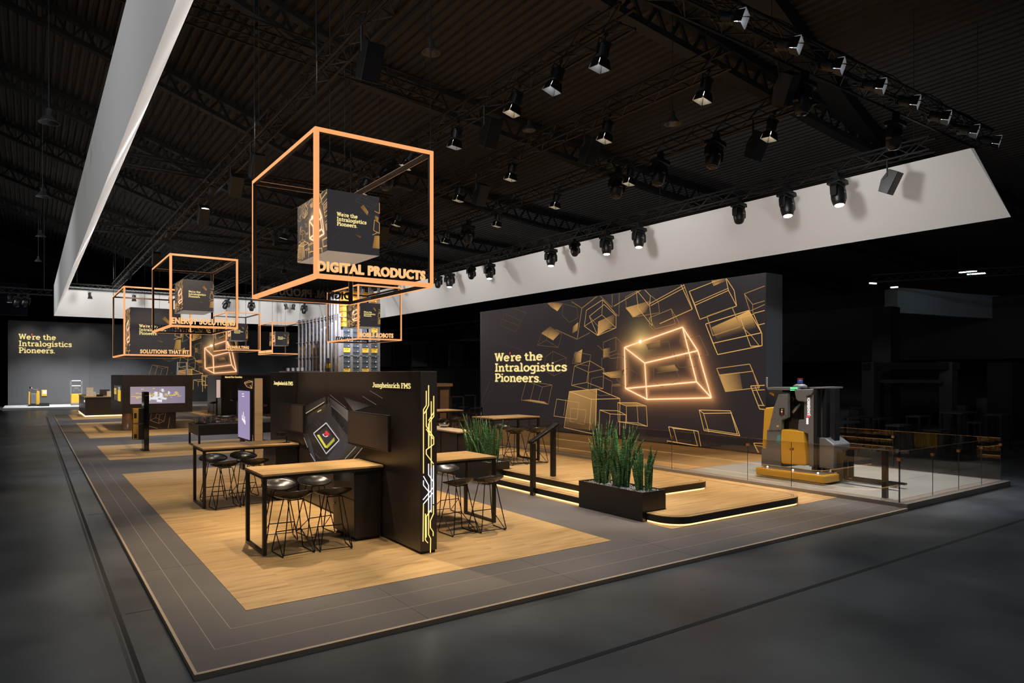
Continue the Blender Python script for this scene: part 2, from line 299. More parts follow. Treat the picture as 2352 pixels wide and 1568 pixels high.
# ------------------------------------------------------------------ lettering
def arc(cx, cy, rx, ry, a0, a1, n=14): return [(cx + rx * math.cos(R(a0 + (a1 - a0) * k / n)), cy + ry * math.sin(R(a0 + (a1 - a0) * k / n))) for k in range(n + 1)]
G = {
 'W': (82, [[(8, 68), (23, 4), (40, 66), (57, 4), (72, 68)], [(-1, 67), (19, 67)], [(62, 67), (81, 67)], [(33, 67), (47, 67)]]),
 'e': (51, [arc(25, 24, 19, 21, 2, 318), [(6, 26), (44, 26)]]),
 'r': (41, [[(13, 2), (13, 45)], [(3, 4), (27, 4)], [(3, 44), (13, 44)], [(13, 30), (19, 41), (29, 45), (38, 43)]]),
 't': (39, [[(16, 60), (16, 14), (21, 5), (34, 5)], [(3, 44), (33, 44)]]),
 'h': (57, [[(13, 68), (13, 2)], [(3, 4), (24, 4)], [(3, 67), (13, 67)], [(13, 32), (22, 43), (34, 45), (42, 37), (42, 2)], [(33, 4), (54, 4)]]),
 'n': (57, [[(13, 45), (13, 2)], [(3, 4), (24, 4)], [(3, 44), (13, 44)], [(13, 32), (22, 43), (34, 45), (42, 37), (42, 2)], [(33, 4), (54, 4)]]),
 'I': (34, [[(16, 4), (16, 66)], [(3, 4), (29, 4)], [(3, 66), (29, 66)]]),
 'a': (51, [arc(20, 14, 14, 11, 0, 360), [(8, 41), (20, 46), (32, 43), (36, 33), (36, 5), (46, 4)]]),
 'l': (30, [[(14, 67), (14, 4)], [(3, 4), (26, 4)], [(3, 67), (14, 67)]]),
 'o': (52, [arc(25, 24, 19, 21, 0, 360)]),
 'g': (52, [arc(22, 27, 17, 18, 0, 360), [(39, 44), (39, -6), (30, -16), (10, -14)], [(39, 44), (49, 44)]]),
 'i': (28, [[(14, 44), (14, 4)], [(3, 4), (25, 4)], [(3, 44), (14, 44)], [(14, 60), (14, 68)]]),
 's': (43, [[(36, 36), (29, 44), (19, 45), (9, 40), (10, 31), (20, 26), (31, 21), (36, 12), (28, 4), (17, 3), (6, 9)]]),
 'c': (47, [arc(25, 24, 19, 21, 40, 320)]),
 'P': (54, [[(14, 4), (14, 66)], [(3, 4), (28, 4)], [(3, 66), (14, 66)], [(14, 66), (36, 66), (46, 59), (48, 49), (44, 38), (34, 32), (14, 32)]]),
 'J': (46, [[(30, 66), (30, 16), (24, 5), (12, 3), (4, 11)], [(17, 66), (43, 66)]]),
 'u': (56, [[(12, 44), (12, 14), (18, 5), (28, 4), (38, 12)], [(40, 44), (40, 4)], [(2, 44), (12, 44)], [(30, 44), (40, 44)], [(40, 4), (51, 4)]]),
 'F': (52, [[(14, 4), (14, 66)], [(3, 4), (29, 4)], [(3, 66), (46, 66), (46, 54)], [(14, 36), (37, 36)]]),
 'M': (78, [[(13, 4), (13, 66), (38, 22), (63, 66), (63, 4)], [(3, 4), (24, 4)], [(53, 4), (74, 4)], [(2, 66), (13, 66)], [(63, 66), (74, 66)]]),
 'S': (54, [[(42, 54), (34, 65), (22, 67), (10, 61), (9, 50), (18, 40), (34, 33), (44, 22), (42, 10), (30, 3), (16, 4), (6, 14)]]),
 '.': (20, [[(8, 3), (8, 8)]]), ' ': (24, []), "'": (12, []),
}
def slab_width(t): return sum(G[c][0] for c in t)
def slab(mb, text, O, U, V, N, cap, depth=0.01, th=11.5, squeeze=1.0):
    """stroke lettering with slab serifs; O baseline start, U along, V up, N out of the wall"""
    k = cap / 70.0; x = 0.0; U, V, N = Vector(U), Vector(V), Vector(N)
    def P(a, b, d): return O + U * (a * k * squeeze) + V * (b * k) + N * d
    for ch in text:
        adv, sts = G[ch]
        for st in sts:
            for i in range(len(st) - 1):
                a, b = Vector(st[i]), Vector(st[i + 1]); d = (b - a)
                if d.length < 1e-6: continue
                d.normalize(); n = Vector((-d.y, d.x)) * th / 2; e = d * (th * .5 if len(st) == 2 or i in (0,) else th * .22); e2 = d * (th * .5 if len(st) == 2 or i == len(st) - 2 else th * .22)
                if len(st) == 2: e = e2 = d * (0 if ch != '.' and ch != 'i' else 4)
                q = [a - e * .4 + n, a - e * .4 - n, b + e2 * .4 - n, b + e2 * .4 + n]
                vs = [P(x + p.x, p.y, depth) for p in q] + [P(x + p.x, p.y, 0) for p in q]
                mb.add(vs, [(0, 1, 2, 3), (0, 4, 5, 1), (1, 5, 6, 2), (2, 6, 7, 3), (3, 7, 4, 0)])
        x += adv
    return x * k * squeeze
def inter(text, size, bold=0.02, depth=0.01):
    c = bpy.data.curves.new('t', 'FONT'); c.body = text; c.size = size; c.offset = bold * size; c.extrude = depth / 2; c.resolution_u = 3; c.space_character = 1.10
    o = bpy.data.objects.new('t', c); COL.objects.link(o); bpy.context.view_layer.update()
    dg = bpy.context.evaluated_depsgraph_get(); me = bpy.data.meshes.new_from_object(o.evaluated_get(dg))
    vs = [v.co.copy() for v in me.vertices]; fs = [tuple(p.vertices) for p in me.polygons]
    bpy.data.objects.remove(o); bpy.data.meshes.remove(me); bpy.data.curves.remove(c)
    x0 = min(v.x for v in vs); x1 = max(v.x for v in vs); y0 = min(v.y for v in vs); y1 = max(v.y for v in vs)
    return [Vector((v.x - x0, v.y - y0, v.z)) for v in vs], fs, x1 - x0, y1 - y0
def sans(mb, text, O, U, V, N, width, cap, bold=0.02, depth=0.02):
    vs, fs, wd, ht = inter(text, 1.0, bold, 0.0); U, V, N = Vector(U), Vector(V), Vector(N)
    front = [O + U * (v.x / wd * width) + V * (v.y / ht * cap) + N * depth for v in vs]
    mb.add(front, fs); mb.add([p - N * depth for p in front], fs)
    # side walls along the outline
    cnt = {}
    for f in fs:
        for i in range(len(f)): a, b = f[i], f[(i + 1) % len(f)]; k = (min(a, b), max(a, b)); cnt[k] = cnt.get(k, 0) + 1
    for (a, b), c in cnt.items():
        if c == 1: mb.quad(front[a], front[b], front[b] - N * depth, front[a] - N * depth)
def slogan(parent, O, U, V, N, cap, depth=0.012, name='lettering', th=11.5, sq=1.0):
    mb = MB(); ln = cap * 1.26
    slab(mb, 'We', O, U, V, N, cap, depth, th, sq); w0 = slab_width('We') * cap / 70 * sq
    slab(mb, 're the', O + Vector(U) * (w0 + 9 * cap / 70 * sq), U, V, N, cap, depth, th, sq)
    slab(mb, 'Intralogistics', O - Vector(V) * ln, U, V, N, cap, depth, th, sq); slab(mb, 'Pioneers.', O - Vector(V) * 2 * ln, U, V, N, cap, depth, th, sq)
    o = mb.build(name, 'letter_yellow', parent)
    a = MB(); k = cap / 70; U, V, N = Vector(U), Vector(V), Vector(N); q = O + U * (w0 + 3 * k) + V * 48 * k + N * depth
    a.add([q + U * 0, q + U * 5 * k, q + U * 9 * k + V * 24 * k, q + U * 3 * k + V * 22 * k], [(0, 1, 2, 3)])
    a.add([q - U * 6 * k + V * 16 * k, q + U * 16 * k + V * 18 * k, q + U * 7 * k + V * 32 * k], [(0, 1, 2)])
    a.build('arrow_mark', 'letter_red', parent)
    return o

# ================================================================== THE SETTING
struct('floor', MB().box(-30, 60, -8, 90, -0.2, 0), 'concrete', 'dark polished concrete hall floor around the stand')
g = Z0 = gz(332, 1568, 0).x; gy0 = gz(1448, 1480, 0).y; g2 = gz(322, 1568, 0).x
struct('trim_1', MB().box(g - .03, g + .012, gy0, 47.5, 0.0, .002), 'groove', 'black cable groove in the hall floor left of the stand')
struct('trim_2', MB().box(g - .075, g - .045, gy0, 47.5, 0.0, .0015), 'groove_lid', 'narrow dark strip beside the left floor groove')
struct('trim_3', MB().box(g - 1, 45, gy0 - .03, gy0 + .03, 0.0, .002), 'groove', 'black cable groove in the hall floor in front of the stand')
m = MB()
for y in (8, 14, 20, 26, 32, 38): m.box(g + .05, 1.08, y, y + .012, 0, .0015)
struct('trim_4', m, 'groove', 'thin joints crossing the concrete between groove and stand')
m = MB(); a = gz(0, 945, 0); b = gz(24, 945, 0); m.box(-3.3, -1.2, 20, 39, 0, .002)
struct('trim_5', m, 'groove', 'long dark floor hatch at the left edge')
struct('floor', MB().box(1.09, 12.88, 5.96, 48.6, 0, .05), 'carpet', 'grey brown smooth floor covering of the stand')
m = MB(); m.box(1.068, 1.094, 5.93, 48.6, 0, .0525); m.box(1.094, 12.86, 5.925, 5.965, 0, .0525)
struct('trim_6', m, 'carpet_edge', 'tan metal edge around the raised stand floor')
m = MB()
for d in (0.22, .45):
    m.box(1.09 + d, 1.096 + d, 5.96 + d * 1.9, 22, .05, .0512); m.box(1.09 + d, 12.85, 5.96 + d * 1.9, 5.968 + d * 1.9, .05, .0512)
struct('trim_7', m, 'joint', 'two fine light lines framing the front of the stand floor')
m = MB()
for y in (9.4, 12.4, 15.4, 18.4): m.box(1.1, 1.78, y, y + .005, .05, .0511)
for x in (3.2, 5.2, 7.2, 9.2, 11.2): m.box(x, x + .006, 5.97, 7.2, .05, .0511)
struct('trim_8', m, 'seam', 'faint sheet seams in the grey brown floor')
WY = [(7.25, 18.87), (22.13, 26.69), (30.0, 39.7), (42.9, 48.4)]
WN = ['front', 'second', 'third', 'rearmost']
for (y0, y1), n in zip(WY, WN):
    struct('floor', MB().box(1.79, 6.87, y0, y1, .05, .054), 'oak_floor', n + ' oak plank island in the left row of the stand')
    struct('floor', MB().box(8.15, 12.88, y0, y1, .05, .054), 'oak_floor', n + ' oak plank island in the right row of the stand')
# show platform on the right
struct('floor', MB().box(12.88, 17.56, 5.95, 30, 0, .12), 'plinth', 'low beige plinth under the glass balustrade')
struct('floor', MB().box(13.12, 17.37, 6.25, 29.9, .12, .124), 'show_floor', 'pale grey floor of the show platform under the forklift')
struct('floor', MB().box(13.12, 17.37, 11.2, 29.85, .124, .127), 'oak_floor', 'oak boarded part of the show platform before the picture wall')
# back platform and back wall
struct('floor', MB().box(-1.6, 30, 57.2, 63.3, 0, .13), 'bright_floor', 'bright white strip platform along the back wall')
bw0 = gy(18, 735, 63.4)
wb = struct('wall_back', MB().box(bw0.x, 14.9, 63.42, 63.9, 0, bw0.z), 'panel_grey', 'dark grey printed back wall with slogan and golden wire cubes')
struct('wall_rear', MB().box(14.9, 30, 63.0, 63.4, 0, 6.3), 'panel_grey', 'plain dark panel right of the printed back wall')
struct('wall_end', MB().box(-30, 60, 80, 80.5, 0, 20), 'hall_wall_dark', 'far end wall of the dark hall')
struct('wall_left', MB().box(-30.5, -30, -8, 90, 0, 24), 'hall_wall', 'dark left wall of the hall')
struct('wall_right', MB().box(48, 48.5, -8, 90, 0, 20), 'hall_wall', 'dark right wall of the hall')
# roof of corrugated sheet: ribs along the hall, pitch falling from the left
def roof_z(x):
    P = [(-30, 24.0), (-6, 16.5), (8, 11.6), (20, 10.4), (60, 8.5)]
    for (a, za), (b, zb) in zip(P, P[1:]):
        if x <= b: return za + (zb - za) * (x - a) / (b - a)
    return 8.5
m = MB(); x = -30.0; pr = []
while x < 60:
    z = roof_z(x); pr += [(x, z), (x + .10, z), (x + .13, z + .05), (x + .23, z + .05)]; x += .26
for (xa, za), (xb, zb) in zip(pr, pr[1:]): m.quad((xa, -8, za), (xb, -8, zb), (xb, 90, zb), (xa, 90, za))
struct('ceiling', m, 'roof', 'dark corrugated steel hall roof')
for k, y in enumerate((3.5, 11, 18.5, 26, 33.5, 41, 50, 60)):
    m = MB()
    for xa, xb in ((-30, -6), (-6, 8), (8, 20), (20, 60)):
        za, zb = roof_z(xa) - .05, roof_z(xb) - .05
        for d0, d1 in ((0, .16), (.62, .78)): m.add([(xa, y, za - d0), (xb, y, zb - d0), (xb, y + .3, zb - d0), (xa, y + .3, za - d0), (xa, y, za - d1), (xb, y, zb - d1), (xb, y + .3, zb - d1), (xa, y + .3, za - d1)],
              [(0, 1, 2, 3), (4, 7, 6, 5), (0, 4, 5, 1), (1, 5, 6, 2), (2, 6, 7, 3), (3, 7, 4, 0)])
        n = int((xb - xa) / .8)
        for i in range(n):
            u = xa + (xb - xa) * i / n; v = xa + (xb - xa) * (i + .5) / n; t = xa + (xb - xa) * (i + 1) / n
            m.bar((u, y + .15, roof_z(u) - .15), (v, y + .15, roof_z(v) - .78), .07); m.bar((v, y + .15, roof_z(v) - .78), (t, y + .15, roof_z(t) - .15), .07)
    struct('trim_%d' % (10 + k), m, 'hall_steel', 'dark steel roof girder number %d from the front' % (k + 1))
m = MB()   # broad inclined girder over the right side
a0, a1 = (12.5, 9.0, 11.0), (30, 13.2, 9.3); m.bar(a0, a1, .55)
struct('trim_20', m, 'hall_steel', 'broad inclined roof beam over the right end of the stand')

# ------------------------------------------------------------------ suspended white fascia
def fascia(name, vs, fs, lab):
    o = MB().add(vs, fs).build(name, 'fabric_white'); return label(o, lab, 'fascia', 'white fascias hanging round the stand')
TRI = [(0, 1, 2), (5, 4, 3), (0, 3, 4, 1), (1, 4, 5, 2), (2, 5, 3, 0)]
XR = 17.53; ZB, ZI, ZO = 5.9, 7.42, 7.70; IN = .67
fascia('fascia', [(1.09, 5.93, ZB), (1.09 + IN, 6.46, ZI), (1.09, 5.93, ZO), (1.09, 48.4, ZB), (1.09 + IN, 47.85, ZI), (1.09, 48.4, ZO)], TRI, 'long white fabric fascia hanging along the left side, grey outside')
fascia('fascia', [(XR, 5.93, ZB), (XR - IN, 6.46, ZI), (XR - IN + .07, 6.42, ZI), (XR, 48.4, ZB), (XR - IN, 47.85, ZI), (XR - IN + .07, 47.85, ZI)], TRI, 'long white fabric fascia hanging along the right side above the mural')
fascia('fascia', [(1.09, 48.5, ZB), (1.09 + IN, 47.95, ZI), (1.09, 48.5, ZO), (XR, 48.5, ZB), (XR - IN, 47.95, ZI), (XR, 48.5, ZO)], TRI, 'short white fabric fascia hanging across the rear of the stand')

# ================================================================== ARTWORK OF GLOWING WIRE CUBES
MX = 17.38                                         # plane of the big picture wall
mu0, mu1, mz0, mz1 = 27.2, 11.91, 0.17, 5.38       # its far edge, near edge, bottom, top
def muv(cx, cy):
    p = gx(1060 + cx / 2.94, 580 + cy / 2.94, MX); return ((mu0 - p.y) / (mu0 - mu1), (p.z - mz0) / (mz1 - mz0))
NEON = [(1103, 640), (1495, 503), (1240, 745), (1598, 662), (1110, 917), (1255, 990), (1690, 980), (1590, 872)]
NE = [(0, 1), (0, 2), (2, 3), (1, 3), (0, 4), (4, 5), (2, 5), (5, 6), (3, 6), (4, 7), (1, 7), (7, 6)]
LN = [  # (brightness, width, closed polyline points)
 (.25, 1, [(312, 362), (435, 405), (368, 535), (260, 487), (312, 362)]), (.25, 1, [(297, 410), (405, 462), (437, 402)]), (.25, 1, [(275, 450), (385, 490)]),
 (.3, 1, [(620, 665), (712, 710), (700, 795), (627, 832), (552, 790), (570, 705), (620, 665)]), (.3, 1, [(620, 665), (612, 745), (627, 832)]), (.3, 1, [(612, 745), (712, 710)]),
 (.10, 2, [(235, 565), (132, 770), (135, 830), (325, 910), (480, 850)]), (.12, 2, [(215, 600), (420, 660)]), (.10, 2, [(232, 870), (135, 1060)]), (.15, 2, [(190, 880), (135, 1010)]),
 (.5, 1, [(440, 865), (614, 893), (588, 1024), (405, 994), (440, 865)]), (.5, 1, [(497, 875), (467, 992)]), (.45, 1, [(548, 907), (614, 893)]), (.45, 1, [(548, 907), (520, 1005)]), (.4, 1, [(440, 865), (548, 907)]),
 (.7, 1, [(765, 765), (868, 730), (963, 785), (958, 918), (860, 925), (745, 895), (765, 765)]), (.7, 1, [(868, 730), (848, 876), (745, 895)]), (.7, 1, [(848, 876), (958, 918)]), (.6, 1, [(765, 765), (862, 808), (963, 785)]), (.6, 1, [(862, 808), (855, 925)]),
 (.8, 1.2, [(955, 318), (845, 390), (832, 497), (922, 560), (1045, 508), (1047, 415), (955, 318)]), (.8, 1.2, [(965, 350), (865, 430), (920, 556)]), (.8, 1.2, [(965, 350), (1045, 425)]), (.7, 1.2, [(955, 318), (950, 420), (832, 497)]), (.7, 1.2, [(950, 420), (1047, 508)]), (.6, 1, [(865, 430), (945, 520), (1045, 508)]),
 (.45, 2.4, [(930, 285), (815, 375), (783, 585)]), (.35, 2.4, [(815, 375), (745, 330)]), (.35, 2.4, [(783, 585), (640, 520)]), (.3, 2.4, [(783, 585), (870, 540)]), (.3, 2.6, [(1068, 270), (1065, 430), (1020, 395)]), (.35, 2.2, [(1020, 270), (1020, 370), (930, 285)]),
 (.3, 1, [(690, 345), (780, 370), (790, 440), (730, 470), (680, 420), (690, 345)]), (.3, 1, [(600, 500), (680, 550), (655, 640), (515, 625), (575, 590), (655, 640)]), (.3, 1, [(600, 500), (545, 540), (515, 625)]), (.3, 1, [(575, 590), (600, 500)]),
 (.4, 1, [(770, 670), (875, 690), (865, 765), (750, 745), (770, 670)]),
 (.85, 1.1, [(1182, 250), (1232, 243), (1278, 292), (1272, 360), (1182, 250), (1195, 375), (1290, 495), (1272, 360)]), (.8, 1.2, [(1030, 362), (1232, 243)]), (.85, 1.3, [(1272, 345), (1505, 218)]), (.85, 1.3, [(1280, 358), (1510, 235)]), (.85, 1.5, [(1480, 208), (1560, 382), (1340, 480)]), (.85, 1.2, [(1500, 207), (1562, 382)]),
 (.55, 1, [(1110, 300), (1182, 262)]), (.55, 1, [(1110, 300), (1115, 380), (1165, 435), (1340, 405), (1330, 330), (1280, 290)]),
 (.6, 1, [(1270, 440), (1418, 380), (1470, 470), (1475, 520), (1330, 555), (1270, 490), (1270, 440)]), (.6, 1, [(1418, 380), (1445, 480), (1310, 515), (1270, 440)]), (.5, 1, [(1445, 480), (1475, 520)]),
 (.95, 1.2, [(1540, 262), (1785, 165), (1843, 255), (1860, 360), (1612, 450), (1540, 262)]), (.95, 1.2, [(1785, 165), (1805, 255), (1580, 355), (1540, 262)]), (.9, 1.1, [(1805, 240), (1580, 338)]), (.95, 1.2, [(1805, 255), (1860, 360)]), (.9, 1.1, [(1580, 355), (1612, 450)]), (.8, 1.1, [(1700, 195), (1850, 158)]), (.8, 1.1, [(1690, 180), (1705, 222), (1740, 205)]),
 (.6, 1.2, [(2050, 225), (1912, 278), (1950, 395), (2050, 350)]), (.6, 1.2, [(1912, 278), (1968, 350), (2050, 325)]), (.5, 1.2, [(1968, 350), (1970, 410)]),
 (1, 1.3, [(1650, 482), (1942, 390), (2030, 545), (2032, 628), (1732, 688), (1650, 482)]), (1, 1.3, [(1650, 482), (1700, 612), (2030, 540)]), (1, 1.3, [(1700, 612), (1732, 688)]), (.9, 1.2, [(1942, 390), (1885, 440), (1955, 632), (2032, 628)]), (.9, 1.2, [(1885, 440), (1975, 415), (2030, 545)]), (.8, 1, [(1900, 505), (1960, 560), (2010, 625)]), (.6, 2, [(1660, 430), (1830, 370), (1885, 500), (1700, 560), (1660, 430)]),
 (.9, 1.2, [(1975, 410), (2050, 390)]), (.9, 1.2, [(2000, 490), (2050, 478)]),
 (.75, 1.3, [(1725, 782), (1948, 752), (2015, 910), (1785, 938), (1725, 782)]), (.75, 1.3, [(1725, 782), (1745, 828), (1970, 800), (1948, 752)]), (.7, 1.2, [(1970, 800), (2010, 925)]),
 (.85, 1.5, [(2050, 895), (1955, 900), (2015, 1055), (2050, 1058)]), (.85, 1.3, [(1985, 905), (2040, 1030)]), (.8, 1.2, [(2050, 925), (1965, 930)]), (.8, 1.3, [(2050, 1032), (2005, 1030)]),
 (.95, 1.2, [(1607, 1062), (1818, 1068), (1882, 1236), (1640, 1200), (1607, 1062)]), (.95, 1.2, [(1607, 1062), (1637, 1085), (1828, 1082)]), (.9, 1.2, [(1637, 1085), (1672, 1210)]), (.9, 1.2, [(1818, 1068), (1865, 1225)]), (.8, 1.1, [(1645, 1190), (1870, 1225)]),
 (.95, 1.3, [(1400, 1175), (1600, 1205), (1620, 1315)]), (.95, 1.3, [(1400, 1175), (1425, 1270)]), (.9, 1.2, [(1435, 1190), (1460, 1285)]), (.9, 1.2, [(1570, 1205), (1598, 1310)]), (.9, 1.3, [(1425, 1185), (1575, 1200)]), (.95, 1.6, [(1390, 1270), (1600, 1305)]), (.7, 1.3, [(1390, 1270), (1392, 1300)]),
 (.95, 1.6, [(1975, 1285), (2010, 1355)]), (.9, 1.2, [(1975, 1285), (2050, 1288)]), (.8, 1.2, [(1985, 1300), (2050, 1310)]),
 (.95, 1.2, [(730, 938), (915, 920), (1072, 985), (1070, 1230)]), (.95, 1.2, [(730, 938), (880, 990), (1072, 985)]), (.9, 1.2, [(880, 990), (865, 1200)]), (.9, 1.3, [(730, 938), (695, 1180), (900, 1225)]), (.9, 2, [(915, 920), (908, 1170)]),
 (.75, 1, [(645, 988), (795, 1012), (782, 1125), (625, 1102), (645, 988)]), (.7, 1, [(708, 990), (693, 1100)]), (.7, 1, [(740, 1050), (845, 1062), (832, 1160), (735, 1140), (740, 1050)]),
 (.9, 1.1, [(935, 1062), (1060, 1068), (1112, 1095), (1110, 1190)]), (.9, 1.1, [(935, 1062), (932, 1188)]), (.85, 1.1, [(935, 1062), (1005, 1088), (1112, 1095)]), (.8, 1, [(1005, 1088), (1003, 1150)]),
 (.9, 1.1, [(1057, 1012), (1185, 1012), (1250, 1035), (1258, 1172), (1060, 1140), (1057, 1012)]), (.85, 1.1, [(1115, 1035), (1250, 1035)]), (.85, 1.1, [(1057, 1012), (1115, 1035), (1118, 1145)]), (.8, 1, [(1187, 1020), (1195, 1150)]), (.85, 1, [(1060, 1140), (1195, 1150), (1258, 1172)]),
 (.45, 1, [(960, 605), (1045, 570), (1110, 640), (1105, 700), (1010, 715), (960, 680), (960, 605)]), (.45, 1, [(1045, 570), (1045, 660), (960, 690)]), (.4, 1, [(950, 715), (1060, 680), (1120, 720), (1120, 820), (1010, 840), (950, 790), (950, 715)]), (.4, 1, [(1060, 680), (1050, 790)]),
 (.4, 1, [(880, 850), (950, 835), (1020, 870), (1015, 960), (935, 965), (870, 930), (880, 850)]), (.4, 1, [(920, 625), (1000, 700)]), (.35, 1, [(1070, 800), (1130, 780), (1185, 815), (1185, 885), (1110, 905), (1050, 860), (1070, 800)]),
 (.4, 1, [(1300, 775), (1440, 752), (1480, 862), (1350, 905), (1300, 865), (1300, 775)]), (.4, 1, [(1320, 810), (1470, 795)]), (.4, 1, [(1250, 620), (1400, 600), (1420, 690), (1290, 700), (1250, 620)]), (.4, 1, [(1475, 590), (1610, 560), (1670, 690), (1520, 710), (1475, 590)]), (.35, 1, [(1430, 660), (1500, 640), (1600, 700), (1580, 770), (1470, 775), (1430, 660)]),
]
FILL = [  # four corners, brightness of each
 ([(575, 335), (690, 340), (650, 395), (612, 372)], (.5, .1, .9, .5)), ([(600, 500), (665, 545), (620, 592), (540, 545)], (.1, .35, .8, .5)), ([(790, 470), (785, 525), (750, 545), (755, 498)], (.8, .5, .3, .3)),
 ([(818, 653), (808, 742), (762, 745), (760, 682)], (.9, .6, .1, .1)), ([(1045, 410), (1035, 490), (920, 560), (925, 465)], (.05, .1, .9, .6)), ([(1285, 322), (1250, 400), (1160, 437), (1110, 372)], (.2, .15, .9, .8)),
 ([(1342, 588), (1345, 635), (1262, 657), (1252, 620)], (.6, .3, .2, .4)), ([(1010, 640), (1003, 698), (958, 707), (960, 650)], (.1, .1, .6, .6)), ([(1100, 792), (1085, 845), (1010, 845), (950, 812)], (.1, .3, .8, .8)),
 ([(730, 938), (915, 920), (908, 1200), (700, 1180)], (.65, .6, .25, .2)), ([(1440, 757), (1470, 797), (1320, 810), (1300, 777)], (.7, .4, .05, .2)), ([(1942, 392), (1980, 470), (1712, 560), (1690, 505)], (1, .5, .25, .6)),
 ([(1712, 560), (1980, 470), (1995, 510), (1730, 590)], (.25, .4, .05, .03)), ([(1745, 822), (1880, 805), (1900, 925), (1782, 938)], (.75, .15, .3, .8)), ([(1800, 160), (1780, 195), (1712, 222), (1692, 182)], (.15, .2, .6, .5)), ([(1057, 1012), (1185, 1012), (1250, 1035), (1115, 1035)], (.4, .6, .6, .3)),
 ([(467, 992), (560, 1005), (588, 1024), (405, 994)], (.7, .5, .6, .3)), ([(1070, 885), (1090, 910), (1010, 905), (1020, 888)], (.5, .2, .1, .3)),
]
GOLD = (0.86, 0.45, 0.115)
def cmul(c, k): return tuple(x * k for x in c)
NUV = [muv(*p) for p in NEON]; LUV = [(b, wd, [muv(*p) for p in pts]) for b, wd, pts in LN]; FUV = [([muv(*p) for p in q], b) for q, b in FILL]; FLR = muv(1210, 600)
def seg_d(p, a, b):
    ax, ay = p[0] - a[0], p[1] - a[1]; bx, by = b[0] - a[0], b[1] - a[1]; t = max(0, min(1, (ax * bx + ay * by) / (bx * bx + by * by + 1e-12)))
    return math.hypot(ax - t * bx, ay - t * by)
def clip_poly(pl, u0, u1, v0, v1):
    for ax, lim, sg in ((0, u0, 1), (0, u1, -1), (1, v0, 1), (1, v1, -1)):
        out = []
        for i in range(len(pl)):
            a, b = pl[i - 1], pl[i]; ia, ib = (a[ax] - lim) * sg >= 0, (b[ax] - lim) * sg >= 0
            if ia != ib:
                t = (lim - a[ax]) / (b[ax] - a[ax]); q = tuple(a[k] + (b[k] - a[k]) * t for k in range(3)); out.append(q)
            if ib: out.append(b)
        pl = out
        if not pl: return []
    return pl
def artwork(name, parent, O, U, V, N, W, H, matname='led_art', grid=(150, 50), sub=(0, 1, 0, 1), lw=.02, base=(.020, .0155, .0165), bright=1.0, neon=True, keep=None, lift=.002):
    """picture of floating golden wire cubes: glow grid, shaded faces and fine lines in one mesh.
    sub = part of the whole motif shown (u0,u1,v0,v1)"""
    O = Vector(O); U, V, N = Vector(U), Vector(V), Vector(N); u0, u1, v0, v1 = sub; AS = (mu0 - mu1) / (mz1 - mz0)
    asx = W / (u1 - u0); asy = H / (v1 - v0)
    def P(u, v, d=0): return O + U * ((u - u0) * asx) + V * ((v - v0) * asy) + N * d
    m = MB(); nu, nv = grid; vs = []; cs = []
    nseg = [((NUV[a][0] * AS, NUV[a][1]), (NUV[b][0] * AS, NUV[b][1])) for a, b in NE]
    for j in range(nv + 1):
        for i in range(nu + 1):
            u = u0 + (u1 - u0) * i / nu; v = v0 + (v1 - v0) * j / nv; c = list(base)
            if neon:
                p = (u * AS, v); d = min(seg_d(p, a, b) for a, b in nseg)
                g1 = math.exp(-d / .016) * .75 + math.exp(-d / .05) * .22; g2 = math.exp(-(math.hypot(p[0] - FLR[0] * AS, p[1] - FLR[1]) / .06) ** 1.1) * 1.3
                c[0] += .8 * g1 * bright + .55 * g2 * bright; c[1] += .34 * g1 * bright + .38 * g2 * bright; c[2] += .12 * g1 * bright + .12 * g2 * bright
            vs.append(P(u, v)); cs.append(tuple(c))
    m.add(vs, [(j * (nu + 1) + i, j * (nu + 1) + i + 1, (j + 1) * (nu + 1) + i + 1, (j + 1) * (nu + 1) + i) for j in range(nv) for i in range(nu)], cs)
    def poly(pts, bs, d, col=GOLD):
        pl = clip_poly([(p[0], p[1], b) for p, b in zip(pts, bs)], u0, u1, v0, v1)
        if len(pl) >= 3: m.add([P(p[0], p[1], d) for p in pl], [tuple(range(len(pl)))], [tuple(min(3, base[k] + col[k] * p[2] * bright) for k in range(3)) for p in pl])
    for q, b in FUV: poly(q, [x ** 1.5 * .85 for x in b], lift)
    def line(a, b, wd, br, d, col):
        pa, pb = Vector((a[0] * asx, a[1] * asy)), Vector((b[0] * asx, b[1] * asy)); t = pb - pa
        if t.length < 1e-6: return
        t.normalize(); n = Vector((-t.y, t.x)) * wd / 2; q = [pa + n, pa - n, pb - n, pb + n]
        poly([(x.x / asx, x.y / asy) for x in q], [br] * 4, d, col)
    for b, wd, pts in LUV:
        for i in range(len(pts) - 1): line(pts[i], pts[i + 1], lw * wd, b ** 1.7 * .72, lift * 2, (1.05, .58, .15))
    if neon:
        for a, b in NE: line(NUV[a], NUV[b], lw * 3.2, 1.0, lift * 3, (1.1, .48, .18)); line(NUV[a], NUV[b], lw * 1.5, 1.0, lift * 4, (1.5, 1.0, .66))
        k = lw * 3.4
        poly([(FLR[0] + k * math.cos(t) / asx, FLR[1] + k * math.sin(t) / asy) for t in [x * math.pi / 6 for x in range(12)]], [1] * 12, lift * 5, (2, 1.8, 1.3))
    return m.build(name, matname, parent)

